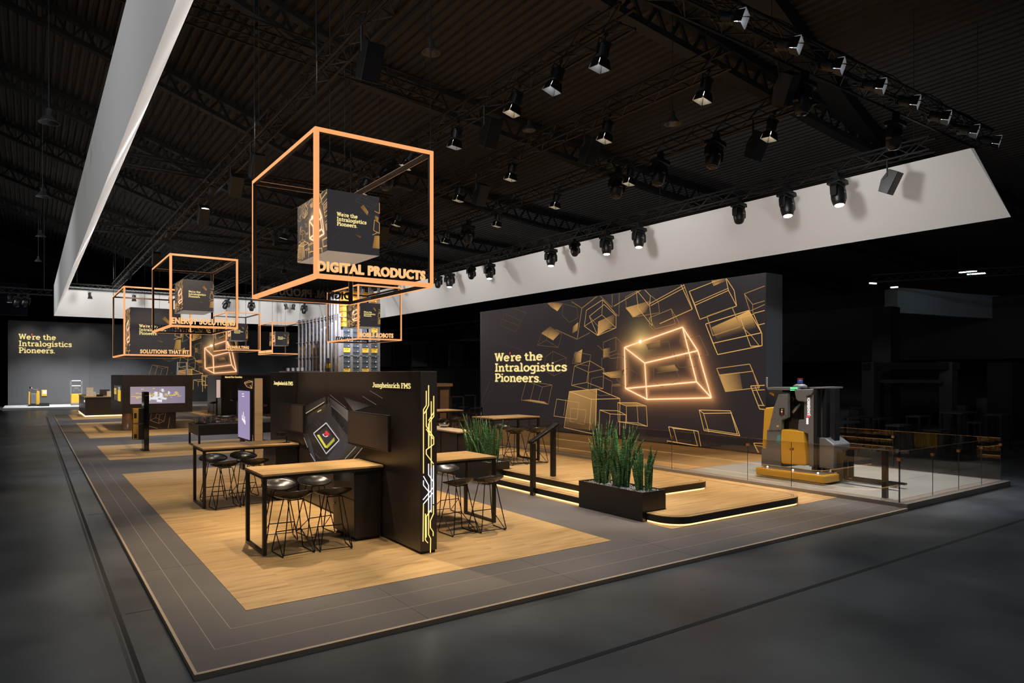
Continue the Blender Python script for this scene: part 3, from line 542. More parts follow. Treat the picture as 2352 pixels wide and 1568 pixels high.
# big LED picture wall on the right
t = thing('picture_wall', 'large dark picture wall on the right with slogan and glowing wire cube', 'wall panel', (MX + .4, 19.5, .12))
MB().box(MX, MX + .79, mu1, mu0 + .1, .12, mz1 + .02).build('panel_body', 'panel_grey', t)
MB().box(MX - .004, MX, mu1 + .02, mu0, .124, .165).build('base_board', 'black', t)
artwork('led_picture', t, (MX - .012, mu0, mz0), (0, -1, 0), (0, 0, 1), (-1, 0, 0), mu0 - mu1, mz1 - mz0, grid=(210, 70), lw=.018)
p = gx(1138, 830, MX); q = gx(1138, 876, MX); slogan(t, Vector((MX - .03, p.y, p.z)), (0, -1, 0), (0, 0, 1), (-1, 0, 0), (p.z - q.z) / 2 / 1.26, sq=1.70)
a = gy(1797, 700, mu1); MB().box(MX + .2, MX + .7, mu1 - .003, mu1, 1.0, 3.2).build('service_door', 'panel_grey', t)
label(MB().box(MX + .79, MX + .86, mu1 + .3, mu1 + .5, 3.45, 3.9).build('wall_box', 'truck_grey'), 'small grey box on the edge of the picture wall', 'box')

# printed art and slogan on the back wall
t = thing('wall_print', 'golden wire cube print and slogan covering the rear wall', 'wall print', (5, 63.4, 0))
bz = bw0.z
def bwp(cx, cy): return gy(cx / 3.92, 560 + cy / 3.92, 63.4)
pa, pb = bwp(880, 1400), bwp(2310, 700)
xl, xr, xa, xb = [gy(q, 820, 63.4).x for q in (205, 589, 470, 543)]; za, zb2 = gy(520, 782, 63.4).z, gy(490, 857, 63.4).z
ua, ub = min(u[0] for u in NUV), max(u[0] for u in NUV); va, vb = min(u[1] for u in NUV), max(u[1] for u in NUV); ku, kv = (xb - xa) / (ub - ua), (za - zb2) / (vb - va)
u0_, u1_ = ua - (xa - xl) / ku, ub + (xr - xb) / ku; v0_, v1_ = va - (zb2 - .75) / kv, vb + (bz - .08 - za) / kv
artwork('print', t, (xl, 63.39, .75), (1, 0, 0), (0, 0, 1), (0, -1, 0), xr - xl, bz - .83, matname='wall_art', grid=(110, 50), sub=(u0_, u1_, v0_, v1_), lw=.03, base=(.0, .0, .0), bright=.8)
p = bwp(168, 858); slogan(t, Vector((p.x, 63.38, p.z)), (1, 0, 0), (0, 0, 1), (0, -1, 0), (p.z - bwp(168, 980).z) / 2 / 1.26)
for k in (0, 1):
    c = bwp(*((398, 1340), (800, 1335))[k])
    o = MB().box(c.x - .17, c.x + .17, 63.33, 63.4, c.z - .24, c.z + .24).build('info_board', 'truck_yellow'); label(o, ('yellow framed info board on the rear wall beside the left tractor', 'yellow framed info board behind the counter')[k], 'board', 'info boards on the rear wall')
    MB().box(c.x - .10, c.x + .15, 63.31, 63.33, c.z - .09, c.z + .19).build('info_sheet', 'paper', o)
    c2 = gy((102, 300)[k], 933, 60); o = MB().box(c2.x - .3, c2.x + .3, 60, 60.5, .13, .36).build('floor_box', 'black'); label(o, ('small black floor box beside the left tractor', 'small black floor box behind the counter')[k], 'box', 'black floor boxes on the bright strip')

# ================================================================== FMS PARTITION WALL
FX, FX2, FY, FY2, FT = 4.24, 4.49, 8.14, 15.12, 2.50
t = thing('partition_wall', 'black partition wall with circuit chip artwork and two wall screens', 'partition', ((FX + FX2) / 2, 11.6, .054))
MB().box(FX, FX2, FY, FY2, .09, FT).build('panel_body', 'brown_black', t, bevel=.006)
MB().box(FX + .02, FX2 - .02, FY + .02, FY2 - .02, .054, .09).build('plinth', 'black_matt', t)
def fx(x, y, d=0.0): p = gx(x, y, FX); p.x = FX - d; return p
def text_on_fms(px0, px1, py, cap_px):
    a, b = fx(px0, py), fx(px1, py); c = fx(px0, py - cap_px); wd = a.y - b.y; cap = c.z - a.z
    sq = wd / (slab_width('Jungheinrich FMS') * cap / 70); m = MB(); slab(m, 'Jungheinrich FMS', Vector((FX, a.y, a.z)), (0, -1, 0), (0, 0, 1), (-1, 0, 0), cap, .006, 8.5, sq)
    m.build('lettering', 'letter_yellow', t)
text_on_fms(856, 944, 889, 11); text_on_fms(629, 673, 883, 8)
# circuit artwork: dark relief strips, chip and traces printed on the wall
m = MB()
def fq(pts, col, d): m.add([fx(640 + x / 5.81, 850 + y / 5.81, d) for x, y in pts], [tuple(range(len(pts)))], [col] * len(pts) if not isinstance(col, list) else col)
def fl(a, b, wd, col, d=.004):
    A_, B_ = fx(640 + a[0] / 5.81, 850 + a[1] / 5.81, d), fx(640 + b[0] / 5.81, 850 + b[1] / 5.81, d); t_ = (B_ - A_).normalized(); n = Vector((0, -t_.z, t_.y)) * wd / 2
    m.add([A_ + n, A_ - n, B_ - n, B_ + n], [(0, 1, 2, 3)], [col] * 4)
d0 = (.010, .0075, .006)
fq([(360, 600), (700, 420), (900, 560), (960, 1000), (700, 1240), (500, 1240), (330, 860)], [d0, (.035, .028, .026), (.05, .04, .035), (.03, .025, .025), d0, d0, d0], .001)
fq([(680, 360), (930, 540), (925, 690), (690, 480)], [(.03, .022, .02), (.16, .12, .10), (.12, .10, .09), (.02, .015, .012)], .002)
fq([(350, 480), (620, 350), (630, 420), (365, 575)], [(.012, .009, .008), (.03, .024, .022), (.05, .038, .032), (.02, .015, .012)], .002)
fq([(380, 620), (620, 450), (640, 560), (390, 740)], [(.03, .02, .015), (.07, .045, .025), (.03, .02, .015), (.02, .016, .014)], .002)
fq([(705, 475), (930, 690), (925, 870), (710, 600)], [(.004, .003, .003), (.03, .025, .022), (.012, .01, .01), (.006, .005, .005)], .003)
fq([(790, 690), (970, 990), (760, 1240), (640, 1180), (830, 930)], (.040, .037, .040), .002)
fq([(950, 990), (1120, 1030), (880, 1240), (770, 1240)], [(.05, .04, .03), (.03, .02, .014), (.014, .01, .008), (.03, .025, .02)], .003)
fq([(320, 850), (400, 840), (500, 1215), (470, 1215)], [(.012, .009, .008), (.02, .02, .02), (.05, .05, .055), (.03, .03, .03)], .003)
fq([(860, 350), (990, 400), (1240, 470), (1000, 545)], [(.02, .015, .012), (.04, .03, .026), (.015, .01, .009), (.10, .08, .066)], .0015)
fl((365, 575), (612, 425), .016, (.55, .38, .22)); fl((520, 556), (572, 528), .02, (.6, .42, .15)); fl((340, 900), (390, 1030), .02, (.3, .28, .27)); fl((425, 1110), (490, 1215), .022, (.35, .33, .34)); fl((1120, 1035), (1000, 1180), .014, (.32, .22, .14)); fl((1035, 1020), (885, 1185), .014, (.35, .28, .2))
fl((1215, 270), (1390, 375), .008, (.14, .11, .09)); fl((1120, 345), (1305, 460), .008, (.16, .12, .1)); fl((700, 470), (920, 660), .012, (.14, .11, .09)); fl((690, 330), (900, 500), .01, (.14, .11, .09)); fl((665, 350), (668, 500), .02, (.07, .055, .05)); fl((625, 360), (625, 470), .01, (.09, .07, .06))
rnd = random.Random(3)
for k in range(46):     # fine printed circuit traces, parallel to the chip edges
    a = rnd.uniform(0, 6.28); r0 = rnd.uniform(235, 330); x = 645 + r0 * math.cos(a) * .78; y = 905 + r0 * math.sin(a) * 1.02; c = rnd.uniform(.04, .13); p = (x, y)
    for j in range(rnd.choice((2, 3, 3))):
        dx, dy = ((1, 1.15), (-1, .85), (0, 1.0), (1, 1.15))[(k + j) % 4]; L_ = rnd.uniform(10, 45) / (j + 1); q = (p[0] + dx * L_, p[1] + dy * L_); fl(p, q, .005, (c, c * .84, c * .72)); p = q
D = [(640, 702), (472, 842), (640, 1112), (815, 932)]
fq(D, (.012, .009, .009), .006)
for i in range(4): fl(D[i], D[(i + 1) % 4], .022, (.62, .58, .60), .009)
fq([(645, 745), (530, 840), (635, 1000), (750, 915)], (.030, .026, .027), .010)
fl((525, 862), (632, 1032), .045, (.12, .10, .02), .011); fl((650, 1030), (755, 925), .05, (.25, .22, .03), .011)
for i in range(17): x, y = 522 + i * 6.5, 868 + i * 10.2; fl((x, y), (x + 30, y - 5), .012, (.85, .78, .10), .013)
for i in range(13): x, y = 655 + i * 8, 1040 - i * 8.5; fl((x, y), (x - 4, y - 42), .012, (.75, .68, .10), .013)
fq([(594, 850), (608, 848), (618, 872), (640, 882), (662, 868), (672, 878), (650, 890), (628, 888), (604, 872)], (.75, .72, .76), .015)
fq([(606, 846), (634, 834), (630, 812), (650, 803), (690, 850), (684, 874), (668, 856), (656, 880), (640, 872), (646, 850), (624, 860)], (.75, .04, .05), .016)
m.build('circuit_print', art_mat('chip_art', 1.0, .35), t)
# glowing circuit lines on the narrow end
m = MB(); mw = MB()
def fe(x, y): p = gy(600 + x / 3.137, 800 + y / 3.137, FY); p.y = FY - .004; return p
TR = [('y', [(1188, 305), (1188, 410), (1168, 440), (1168, 900)]), ('y', [(1205, 265), (1205, 410), (1188, 445), (1172, 470)]), ('y', [(1242, 342), (1242, 490), (1210, 530), (1205, 720)]), ('y', [(1224, 380), (1224, 860)]),
      ('y', [(1188, 440), (1188, 560), (1242, 640), (1242, 690), (1188, 730), (1188, 760), (1240, 830)]), ('y', [(1205, 540), (1205, 700)]), ('y', [(1242, 460), (1205, 520)]), ('y', [(1188, 580), (1235, 650)]),
      ('w', [(1168, 920), (1205, 985), (1205, 1180)]), ('w', [(1205, 830), (1205, 910), (1240, 960), (1240, 1120)]), ('w', [(1168, 950), (1168, 985), (1205, 1030)]), ('w', [(1224, 860), (1224, 1180)]), ('w', [(1240, 840), (1240, 1000), (1165, 1090)]), ('w', [(1235, 1040), (1168, 1120)]),
      ('y', [(1168, 1120), (1165, 1390)]), ('y', [(1182, 1190), (1182, 1380), (1200, 1400)]), ('y', [(1224, 1160), (1188, 1210), (1188, 1360)]), ('y', [(1205, 1170), (1205, 1340), (1220, 1370), (1218, 1470)]), ('y', [(1240, 1130), (1240, 1190), (1218, 1240), (1218, 1290), (1238, 1320), (1238, 1350)])]
for k, pl in TR:
    for a, b in zip(pl, pl[1:]): (m if k == 'y' else mw).bar(fe(*a), fe(*b), .009)
MATS['trace_yellow'] = mat('trace_yellow', (1, .8, .3), .5, emit=(1.0, .70, .20), es=1.1); MATS['trace_white'] = mat('trace_white', (1, 1, 1), .5, emit=(.95, .93, 1.0), es=1.1)
m.build('glowing_trace', 'trace_yellow', t); mw.build('glowing_trace', 'trace_white', t)

def wall_screen(pts, lab, d=.12):
    a, b, c = [gx(x, y, FX - d) for x, y in pts]; y1, y0 = a.y, b.y; z1, z0 = (a.z + b.z) / 2, c.z
    o = thing('wall_screen', lab, 'television', (FX - d, (y0 + y1) / 2, z0))
    MB().box(FX - d, FX - d + .045, y0, y1, z0, z1).build('housing', 'black', o, bevel=.004)
    MB().box(FX - d - .003, FX - d, y0 + .015, y1 - .015, z0 + .02, z1 - .015).build('display', 'screen_off', o)
    MB().box(FX - d + .045, FX, (y0 + y1) / 2 - .2, (y0 + y1) / 2 + .2, (z0 + z1) / 2 - .2, (z0 + z1) / 2 + .2).build('bracket', 'black_matt', o)
wall_screen([(799, 943), (892, 954), (799, 1018)], 'larger switched-off screen on the partition wall, right of the chip')
wall_screen([(640, 924), (696, 930), (640, 983)], 'smaller switched-off screen on the partition wall, left of the chip')

# ================================================================== HIGH TABLES
def table_frame(t, x0, x1, y0, y1, zb, zt, ends, w=.05):
    MB().box(x0, x1, y0, y1, zt - .03, zt).build('tabletop', 'oak_top', t, bevel=.004)
    MB().box(x0 + .004, x1 - .004, y0 + .004, y1 - .004, zt - .065, zt - .031).build('apron', 'black', t)
    for e in ends:
        xa = x0 + .005 if e == 'l' else x1 - w - .005
        for y in (y0 + .005, y1 - w - .005): MB().box(xa, xa + w, y, y + w, zb, zt - .066).build('leg', 'black', t)
        MB().box(xa, xa + w, y0 + w + .006, y1 - w - .006, zb, zb + .04).build('foot_rail', 'black', t)
def high_table(lab, x0, x1, y0, y1, zb, ends, cab=None):
    t = thing('high_table', lab, 'table', ((x0 + x1) / 2, (y0 + y1) / 2, zb)); zt = zb + 1.076
    table_frame(t, x0, x1, y0, y1, zb, zt, ends)
    if cab:
        c = MB().box(cab[0], cab[1], y0 + .04, y1 - .04, zb + .045, zt - .066).build('cabinet', 'black', t); MB().box(cab[0] + .04, cab[1] - .01, y0 + .07, y1 - .07, zb, zb + .045).build('cabinet_plinth', 'black_matt', t)
        xx = cab[0]
        MB().box(xx - .012, xx, y0 + .05, y1 - .05, zb + .6, zt - .09).build('door', 'brown_black', c); MB().box(xx - .012, xx, y0 + .05, y1 - .05, zb + .06, zb + .59).build('door', 'brown_black', c)
        for z in (.95, .45): MB().lathe([(.012, 0), (.014, .015), (.004, .02)], (xx - .012, y1 - .12, zb + z), 10, Matrix.Rotation(R(-90), 3, 'Y')).build('lock', 'chrome', c)
    return t
ZF = .054
high_table('long oak topped high table nearest the camera, left of the partition wall', 2.50, 4.22, 9.27, 10.19, ZF, 'l', (3.80, 4.20))
high_table('second oak high table along the partition wall, with the small camera on it', 2.50, 4.22, 13.12, 14.06, ZF, 'l', (3.80, 4.20))
high_table('oak high table right of the partition wall, behind the glowing wall end', 4.52, 6.17, 9.20, 10.14, ZF, 'r')
high_table('oak high table on the raised steps beyond the near plants', 8.74, 10.13, 13.20, 14.10, .36, 'lr')
high_table('farthest oak high table on the steps, partly behind the partition wall', 8.70, 10.10, 16.75, 17.65, .36, 'lr')
# sideboard with bowl
t = thing('sideboard', 'dark sideboard with pale oak top behind the second planter', 'sideboard', (8.45, 15.0, .054))
MB().box(8.23, 8.72, 13.9, 16.4, .054, 1.07).build('body', 'brown_black', t); MB().box(8.2, 8.74, 13.87, 16.42, 1.07, 1.1).build('worktop', 'oak_light', t)
for y in (14.3, 15.1, 15.9): MB().box(8.215, 8.23, y - .38, y + .38, .12, 1.04).build('door', 'brown_black', t)
c = gz(1014, 981, 1.1); label(MB().lathe([(.05, 0), (.09, .012), (.135, .06), (.14, .10), (.13, .10), (.12, .05), (.05, .02)], (c.x + .08, c.y, 1.1), 20).build('bowl', 'chrome', smooth=True), 'round polished metal bowl on the pale sideboard top', 'bowl')
# conference camera on second table
p = gz(652, 1013, 1.13); p = Vector((4.05, 13.35, 1.131)); t = thing('conference_camera', 'small black camera on a stand at the end of the second table', 'camera', p)
MB().lathe([(.07, 0), (.07, .01), (.02, .016)], p, 16).build('foot', 'black', t); MB().tube([p + Vector((0, 0, .01)), p + Vector((0, 0, .13))], .012).build('stem', 'black', t)
c = MB().box(p.x - .16, p.x - .02, p.y - .05, p.y + .16, p.z + .13, p.z + .21).build('body', 'black', t, bevel=.01); MB().lathe([(.026, 0), (.026, .012)], (p.x - .16, p.y + .08, p.z + .17), 14, Matrix.Rotation(R(-90), 3, 'Y')).build('lens', 'black_gloss', c)

# ================================================================== BAR STOOLS
def stool_proto():
    t = thing('bar_stool', 'x', 'bar stool', (0, 0, 0))
    m = MB(); nu, nv = 36, 9; zs = .735
    def sh(u, v, off):
        a = 2 * math.pi * u / nu; r = v / nv
        rx, ry = .258, .232; x = rx * r * math.cos(a); y = ry * r * math.sin(a) - .012 * r
        back = max(0, -math.sin(a)); side = abs(math.cos(a)); fr = max(0, math.sin(a))
        h = r ** 2.6 * (.045 + .085 * back ** 1.3 + .018 * side) - .028 * fr * r ** 3
        return Vector((x, y, zs + h + off))
    for off in (0, -.011):
        m.add([sh(0, 0, off)] + [sh(u, v, off) for v in range(1, nv + 1) for u in range(nu)],
              [(0, 1 + u, 1 + (u + 1) % nu) for u in range(nu)] + [(1 + (v - 1) * nu + u, 1 + v * nu + u, 1 + v * nu + (u + 1) % nu, 1 + (v - 1) * nu + (u + 1) % nu) for v in range(1, nv) for u in range(nu)])
    n = 1 + nu * nv; b0 = 1 + (nv - 1) * nu
    m.f += [[b0 + u, b0 + (u + 1) % nu, n + b0 + (u + 1) % nu, n + b0 + u] for u in range(nu)]
    m.build('seat', 'seat_black', t, smooth=True, local=True)
    W, D2, r = .215, .215, .0076
    for sx in (-1, 1):
        # one continuous wire per side: front leg, floor runner, rear leg
        MB().tube([(sx * .075, .085, zs - .012), (sx * .10, .10, zs - .03), (sx * W, D2, .03), (sx * W, D2 - .025, r + .001), (sx * W, -D2 + .025, r + .001), (sx * W, -D2, .03), (sx * .10, -.10, zs - .02), (sx * .07, -.08, zs - .005)], r, 7).build('leg', 'wire_black', t, local=True)
    m = MB(); zf = .27
    def at(z): k = (z - .03) / (zs - .05); return W + (.10 - W) * k, D2 + (.10 - D2) * k
    fxr, fyr = at(zf); m.tube([(-fxr, fyr, zf), (fxr, fyr, zf)], r, 7)
    for sx in (-1, 1):
        m.tube([(sx * fxr, fyr, zf), (sx * (W), -D2 + .03, .02)], r * .9, 6)
    rx_, ry_ = at(.03); m.tube([(-W, -D2 + .01, .035), (W, -D2 + .01, .035)], r * .9, 6)
    m.build('footrest', 'wire_black', t, local=True)
    m = MB(); m.tube([(-.085, -.085, zs - .012), (.085, -.085, zs - .012), (.085, .09, zs - .016), (-.085, .09, zs - .016)], r, 6, closed=True); m.build('seat_ring', 'wire_black', t, local=True)
    return t
ST = stool_proto(); first = True
def stool(x, y, z, deg, lab, group=None):
    global first
    if first: ST.location = (x, y, z); ST.rotation_euler = (0, 0, R(deg)); ST['label'] = lab; ST['group'] = group; first = False
    else: dup(ST, None, (x, y, z), R(deg), lab, group)
def sp(px, py, zb): return gz(px, py, zb + .76)
for px, py, zb, dg, lab, g in [
    (674, 1139, ZF, 4, 'black shell bar stool on the near side of the front table, left of two', 'stools at the front table'),
    (765, 1131, ZF, -8, 'black shell bar stool on the near side of the front table, right of two', 'stools at the front table'),
    (643, 1118, ZF, 172, 'black shell bar stool behind the front table near its black leg', 'stools at the front table'),
    (724, 1108, ZF, 186, 'black shell bar stool behind the front table, glossy seat facing us', 'stools at the front table'),
    (517, 1068, ZF, 5, 'black shell bar stool before the second table, left of two', 'stools at the second table'),
    (584, 1062, ZF, -6, 'black shell bar stool before the second table, tucked behind the front table end', 'stools at the second table'),
    (490, 1056, ZF, 175, 'black shell bar stool behind the second table, beside its black leg', 'stools at the second table'),
    (560, 1050, ZF, 186, 'black shell bar stool behind the second table, in front of the screen frame', 'stools at the second table'),
    (1052, 1108, ZF, 3, 'black bar stool right of the partition wall, middle of three', 'stools right of the partition wall'),
    (1119, 1103, ZF, -4, 'black bar stool nearest the open end of the table right of the partition', 'stools right of the partition wall'),
    (1022, 1078, ZF, 178, 'black bar stool half hidden behind the glowing wall end', 'stools right of the partition wall'),
    (1184, 991, .36, 2, 'dark bar stool at the table on the steps, left front', 'stools on the steps'),
    (1230, 989, .36, -3, 'dark bar stool at the table on the steps, right front', 'stools on the steps'),
    (1150, 981, .36, 180, 'dark bar stool behind the table on the steps, its seat catching light', 'stools on the steps'),
    (1010, 968, .36, 2, 'dark bar stool at the farthest table on the steps, left', 'stools on the steps'),
    (1048, 967, .36, -5, 'dark bar stool at the farthest table on the steps, right', 'stools on the steps')]:
    p = sp(px, py, zb); stool(p.x, p.y, zb, dg, lab, g)
for k, (px, py) in enumerate([(602, 966), (490, 956), (606, 943)]):
    p = gz(px, py, .05); stool(p.x, p.y, .054, 30 * k, ('small distant bar stool right of the tall screen frame', 'small distant bar stool left of the consulting wall', 'farthest dark bar stool beyond the tall screen frame')[k], 'distant stools')

# ================================================================== STEPS, RAIL, PLANTERS
def step(lab, x0, x1, y0, y1, z0, z1, low):
    t = thing('platform_step', lab, 'step', ((x0 + x1) / 2, (y0 + y1) / 2, z0)); NX, NA, NB_, NC = 8.70, 7.84, 9.46, 12.40
    def corner(cx, cy, r, a0): return [(cx + r * math.cos(R(a0 + 90 * k / 8)), cy + r * math.sin(R(a0 + 90 * k / 8))) for k in range(9)]
    def lead(d):      # open line along front and right edges
        r1 = (.45 if low else .30) - d * .6
        P = corner(x0 + .45, y0 + .45, .45 - d, 180) if low else [(NX, y0 + d)]
        if low: P = [(x0 + d, NA)] + P if NA > y0 + .46 else P
        P = P + corner(x1 - d - r1, y0 + d + r1, r1, 270) + [(x1 - d, y1)]
        return P
    def outline(d):
        return lead(d) + [(8.76, y1), (8.76, NC), (x0 + d, NC), (x0 + d, NB_), (NX, NB_)] + ([(NX, NA)] if low else [])
    MB().prism(outline(.03), 'z', z0 + .035, z1 - .012).build('fascia_edge', 'black', t)
    MB().prism(outline(.028), 'z', z1 - .012, z1).build('tread', 'oak_floor', t)
    def ribbon(P, Q, z, zz=None):
        m = MB(); n = len(P)
        if zz is None: m.add([(x, y, z) for x, y in P] + [(x, y, z) for x, y in Q], [(i, i + 1, n + i + 1, n + i) for i in range(n - 1)])
        else: m.add([(x, y, z) for x, y in P] + [(x, y, zz) for x, y in P], [(i, i + 1, n + i + 1, n + i) for i in range(n - 1)])
        return m
    for dd in (.09, .12):
        ribbon(lead(dd), lead(dd + .009), z1 + .0012).build('nosing_strip', 'groove', t)
        MB().box(x0 + dd, x0 + dd + .009, NB_ + .02, NC - .02, z1, z1 + .0012).build('nosing_strip', 'groove', t)
    ribbon(lead(.05), None, z0 + .004, z0 + .028).build('led_strip', 'led_step', t)
    MB().box(x0 + .05, x0 + .06, NB_ + .005, NC - .005, z0 + .004, z0 + .028).build('led_strip', 'led_step', t)
    MB().prism(outline(.10), 'z', z0, z0 + .035).build('core', 'black_matt', t)
    return t
step('lower oak platform step with rounded corners and light strip below', 8.17, 11.86, 7.20, 18.8, .054, .205, True)
step('upper oak platform step with light strip, carrying the high tables', 8.45, 11.02, 8.72, 18.6, .205, .36, False)
# handrail
t = thing('handrail', 'slanting black handrail between two posts on the oak steps', 'handrail', (8.2, 10.88, .054))
MB().box(8.13, 8.21, 10.83, 10.93, .054, 1.08).build('post', 'black', t, bevel=.004); MB().box(8.74, 8.82, 10.95, 11.05, .36, 1.42).build('post', 'black', t, bevel=.004)
MB().prism([(8.13, 1.07), (8.82, 1.40), (8.82, 1.46), (8.13, 1.12)], 'y', 10.86, 10.99).build('rail', 'black', t, bevel=.004)
def planter(x0, x1, y0, y1, lab, gl):
    t = thing('planter', lab, 'planter', ((x0 + x1) / 2, (y0 + y1) / 2, .054)); w = .018; m = MB()
    m.box(x0, x0 + w, y0, y1, .054, .53); m.box(x1 - w, x1, y0, y1, .054, .53); m.box(x0 + w, x1 - w, y0, y0 + w, .054, .53); m.box(x0 + w, x1 - w, y1 - w, y1, .054, .53); m.box(x0 + w, x1 - w, y0 + w, y1 - w, .054, .42)
    m.build('box', 'black', t); g = MB(); rr = random.Random(len(lab))
    for k in range(900):
        x, y = rr.uniform(x0 + .03, x1 - .03), rr.uniform(y0 + .03, y1 - .03); s = rr.uniform(.008, .017); z = .488 + rr.uniform(0, .012)
        Rm = Matrix.Rotation(rr.uniform(0, 3), 3, Vector((rr.random(), rr.random(), rr.random() + .1)).normalized()); g.box(x - s, x + s, y - s * .7, y + s * .7, z, z + s, Rm)
    g.box(x0 + w, x1 - w, y0 + w, y1 - w, .42, .487); o = g.build('gravel', 'gravel', t); o['kind'] = 'stuff'; return t
PX0, PX1 = 8.13, 8.68
planter(PX0, PX1, 7.86, 9.44, 'long black planter box in front of the oak steps, nearest us', 0)
planter(PX0, PX1, 12.42, 13.86, 'long black planter box at the far end of the steps, before the sideboard', 1)
def snake_plant(x, y, n, hmax, seed, lab, group):
    rr = random.Random(seed); m = MB()
    for k in range(n):
        a = rr.uniform(0, 6.28); r0 = rr.uniform(.01, .13) if n > 8 else rr.uniform(.01, .09); bx, by = x + r0 * math.cos(a) * .9, y + r0 * math.sin(a) * 1.25
        h = hmax * rr.uniform(.42, 1.0) ** .8; lean = rr.uniform(.0, .22) + (.22 if rr.random() < .14 else 0); la = a + rr.uniform(-.6, .6); wd = rr.uniform(.024, .044) * (1.0 if h > .5 else .7); fa = rr.uniform(0, 3.14); tw = rr.uniform(-.8, .8)
        N_ = 9; vs = []
        for i in range(N_ + 1):
            t_ = i / N_; cx_ = bx + math.cos(la) * lean * h * t_ ** 1.6; cy_ = by + math.sin(la) * lean * h * t_ ** 1.6; cz = .475 + h * t_
            prof = (.62 + .38 * math.sin(min(1, t_ * 1.5) * 1.57)) * (1 - max(0, (t_ - .55) / .45) ** 2.0); ww = max(.0015, wd * prof); f = fa + tw * t_
            dx, dy = math.cos(f), math.sin(f); nx, ny = -dy, dx; cup = ww * .35
            vs += [(cx_ - dx * ww + nx * cup, cy_ - dy * ww + ny * cup, cz), (cx_ - nx * .002, cy_ - ny * .002, cz), (cx_ + dx * ww + nx * cup, cy_ + dy * ww + ny * cup, cz), (cx_ - nx * .006, cy_ - ny * .006, cz)]
        fs = []
        for i in range(N_):
            for q in range(4): fs.append((i * 4 + q, i * 4 + (q + 1) % 4, (i + 1) * 4 + (q + 1) % 4, (i + 1) * 4 + q))
        m.add(vs, fs + [(0, 1, 2, 3), (N_ * 4 + 3, N_ * 4 + 2, N_ * 4 + 1, N_ * 4)])
    return label(m.build('snake_plant', 'leaf', smooth=True), lab, 'plant', group)
GP = 'snake plants in the near planter'; GQ = 'snake plants in the far planter'
snake_plant(8.40, 9.08, 30, 1.22, 11, 'tall speckled snake plant at the far end of the near planter', GP)
snake_plant(8.40, 8.62, 34, 1.16, 23, 'tall dense snake plant in the middle of the near planter', GP)
snake_plant(8.41, 8.14, 22, .85, 38, 'shorter snake plant at the near end of the near planter', GP)
snake_plant(8.40, 13.50, 26, 1.12, 41, 'leftmost snake plant of the far planter', GQ)
snake_plant(8.40, 13.08, 26, 1.0, 57, 'middle snake plant of the far planter', GQ)
snake_plant(8.40, 12.66, 24, 1.05, 63, 'rightmost snake plant of the far planter', GQ)

# ================================================================== GLASS BALUSTRADE
ys = [6.10, 8.25, 9.31, 11.49, 13.7, 15.94, 18.6, 21.3, 24.0]; xs = [12.93, 14.22, 15.36, 16.46, 17.50]
def pane(name_lab, a, b, k):
    t = thing('glass_panel', name_lab, 'glass panel', ((a[0] + b[0]) / 2, (a[1] + b[1]) / 2, .12), group='panels of the glass balustrade')
    d = Vector((b[0] - a[0], b[1] - a[1], 0)).normalized(); n = Vector((-d.y, d.x, 0)) * .006; A_ = Vector((*a, 0)) + d * .012; B_ = Vector((*b, 0)) - d * .012
    m = MB(); m.quad(A_ + Vector((0, 0, .12)), B_ + Vector((0, 0, .12)), B_ + Vector((0, 0, 1.05)), A_ + Vector((0, 0, 1.05)))
    m.add([A_ + n + Vector((0, 0, .12)), B_ + n + Vector((0, 0, .12)), B_ + n + Vector((0, 0, 1.05)), A_ + n + Vector((0, 0, 1.05))], [(3, 2, 1, 0)])
    m.build('pane', 'bronze_glass', t)
    MB().bar(A_ + n * .5 + Vector((0, 0, 1.052)), B_ + n * .5 + Vector((0, 0, 1.052)), .007).build('top_edge', 'brass', t)
    m = MB(); m.bar(A_ + n * .5 + Vector((0, 0, .12)), A_ + n * .5 + Vector((0, 0, 1.05)), .010); m.build('edge', 'glass_edge', t)
    MB().box(A_.x - .03, A_.x + .03, A_.y - .03, A_.y + .03, .88, .93).build('clamp', 'brass', t)
nm = ['first', 'second', 'third', 'fourth', 'fifth', 'sixth', 'seventh', 'eighth']
for i in range(len(ys) - 1): pane(nm[i] + ' glass panel from the near corner along the long left side of the show platform', (12.93, ys[i]), (12.93, ys[i + 1]), i)
for i in range(len(xs) - 1): pane(nm[i] + ' glass panel from the near corner along the front of the show platform', (xs[i], 6.10), (xs[i + 1], 6.10), i)
for i, y in enumerate((6.1, 8.4)): pane(('near', 'next')[i] + ' glass panel on the far right side of the show platform', (17.50, y), (17.5, (8.4, 11.6)[i]), i)
a = gz(2033, 1143, .12); b = gx(2033, 1045, a.x)
label(MB().box(a.x - .05, a.x + .05, a.y - .04, a.y + .04, .124, 1.02).build('bollard', 'brown_black'), 'slim dark post on the show platform behind the corner glass', 'post')

# ================================================================== FORKLIFT ON THE SHOW PLATFORM
TX = 13.92
def tp(cx, cy, X=TX): p = gx(1700 + cx / 5.808, 860 + cy / 5.808, X); return (p.y, p.z)
t = thing('order_picker', 'yellow and grey order picker forklift standing behind the glass', 'forklift', (14.4, 8.8, .124))
def side(name, pts, m, x0, x1, parent=t, bevel=.012):
    return MB().prism([tp(*p, x0) for p in pts], 'x', x0, x1).build(name, m, parent, bevel=bevel)
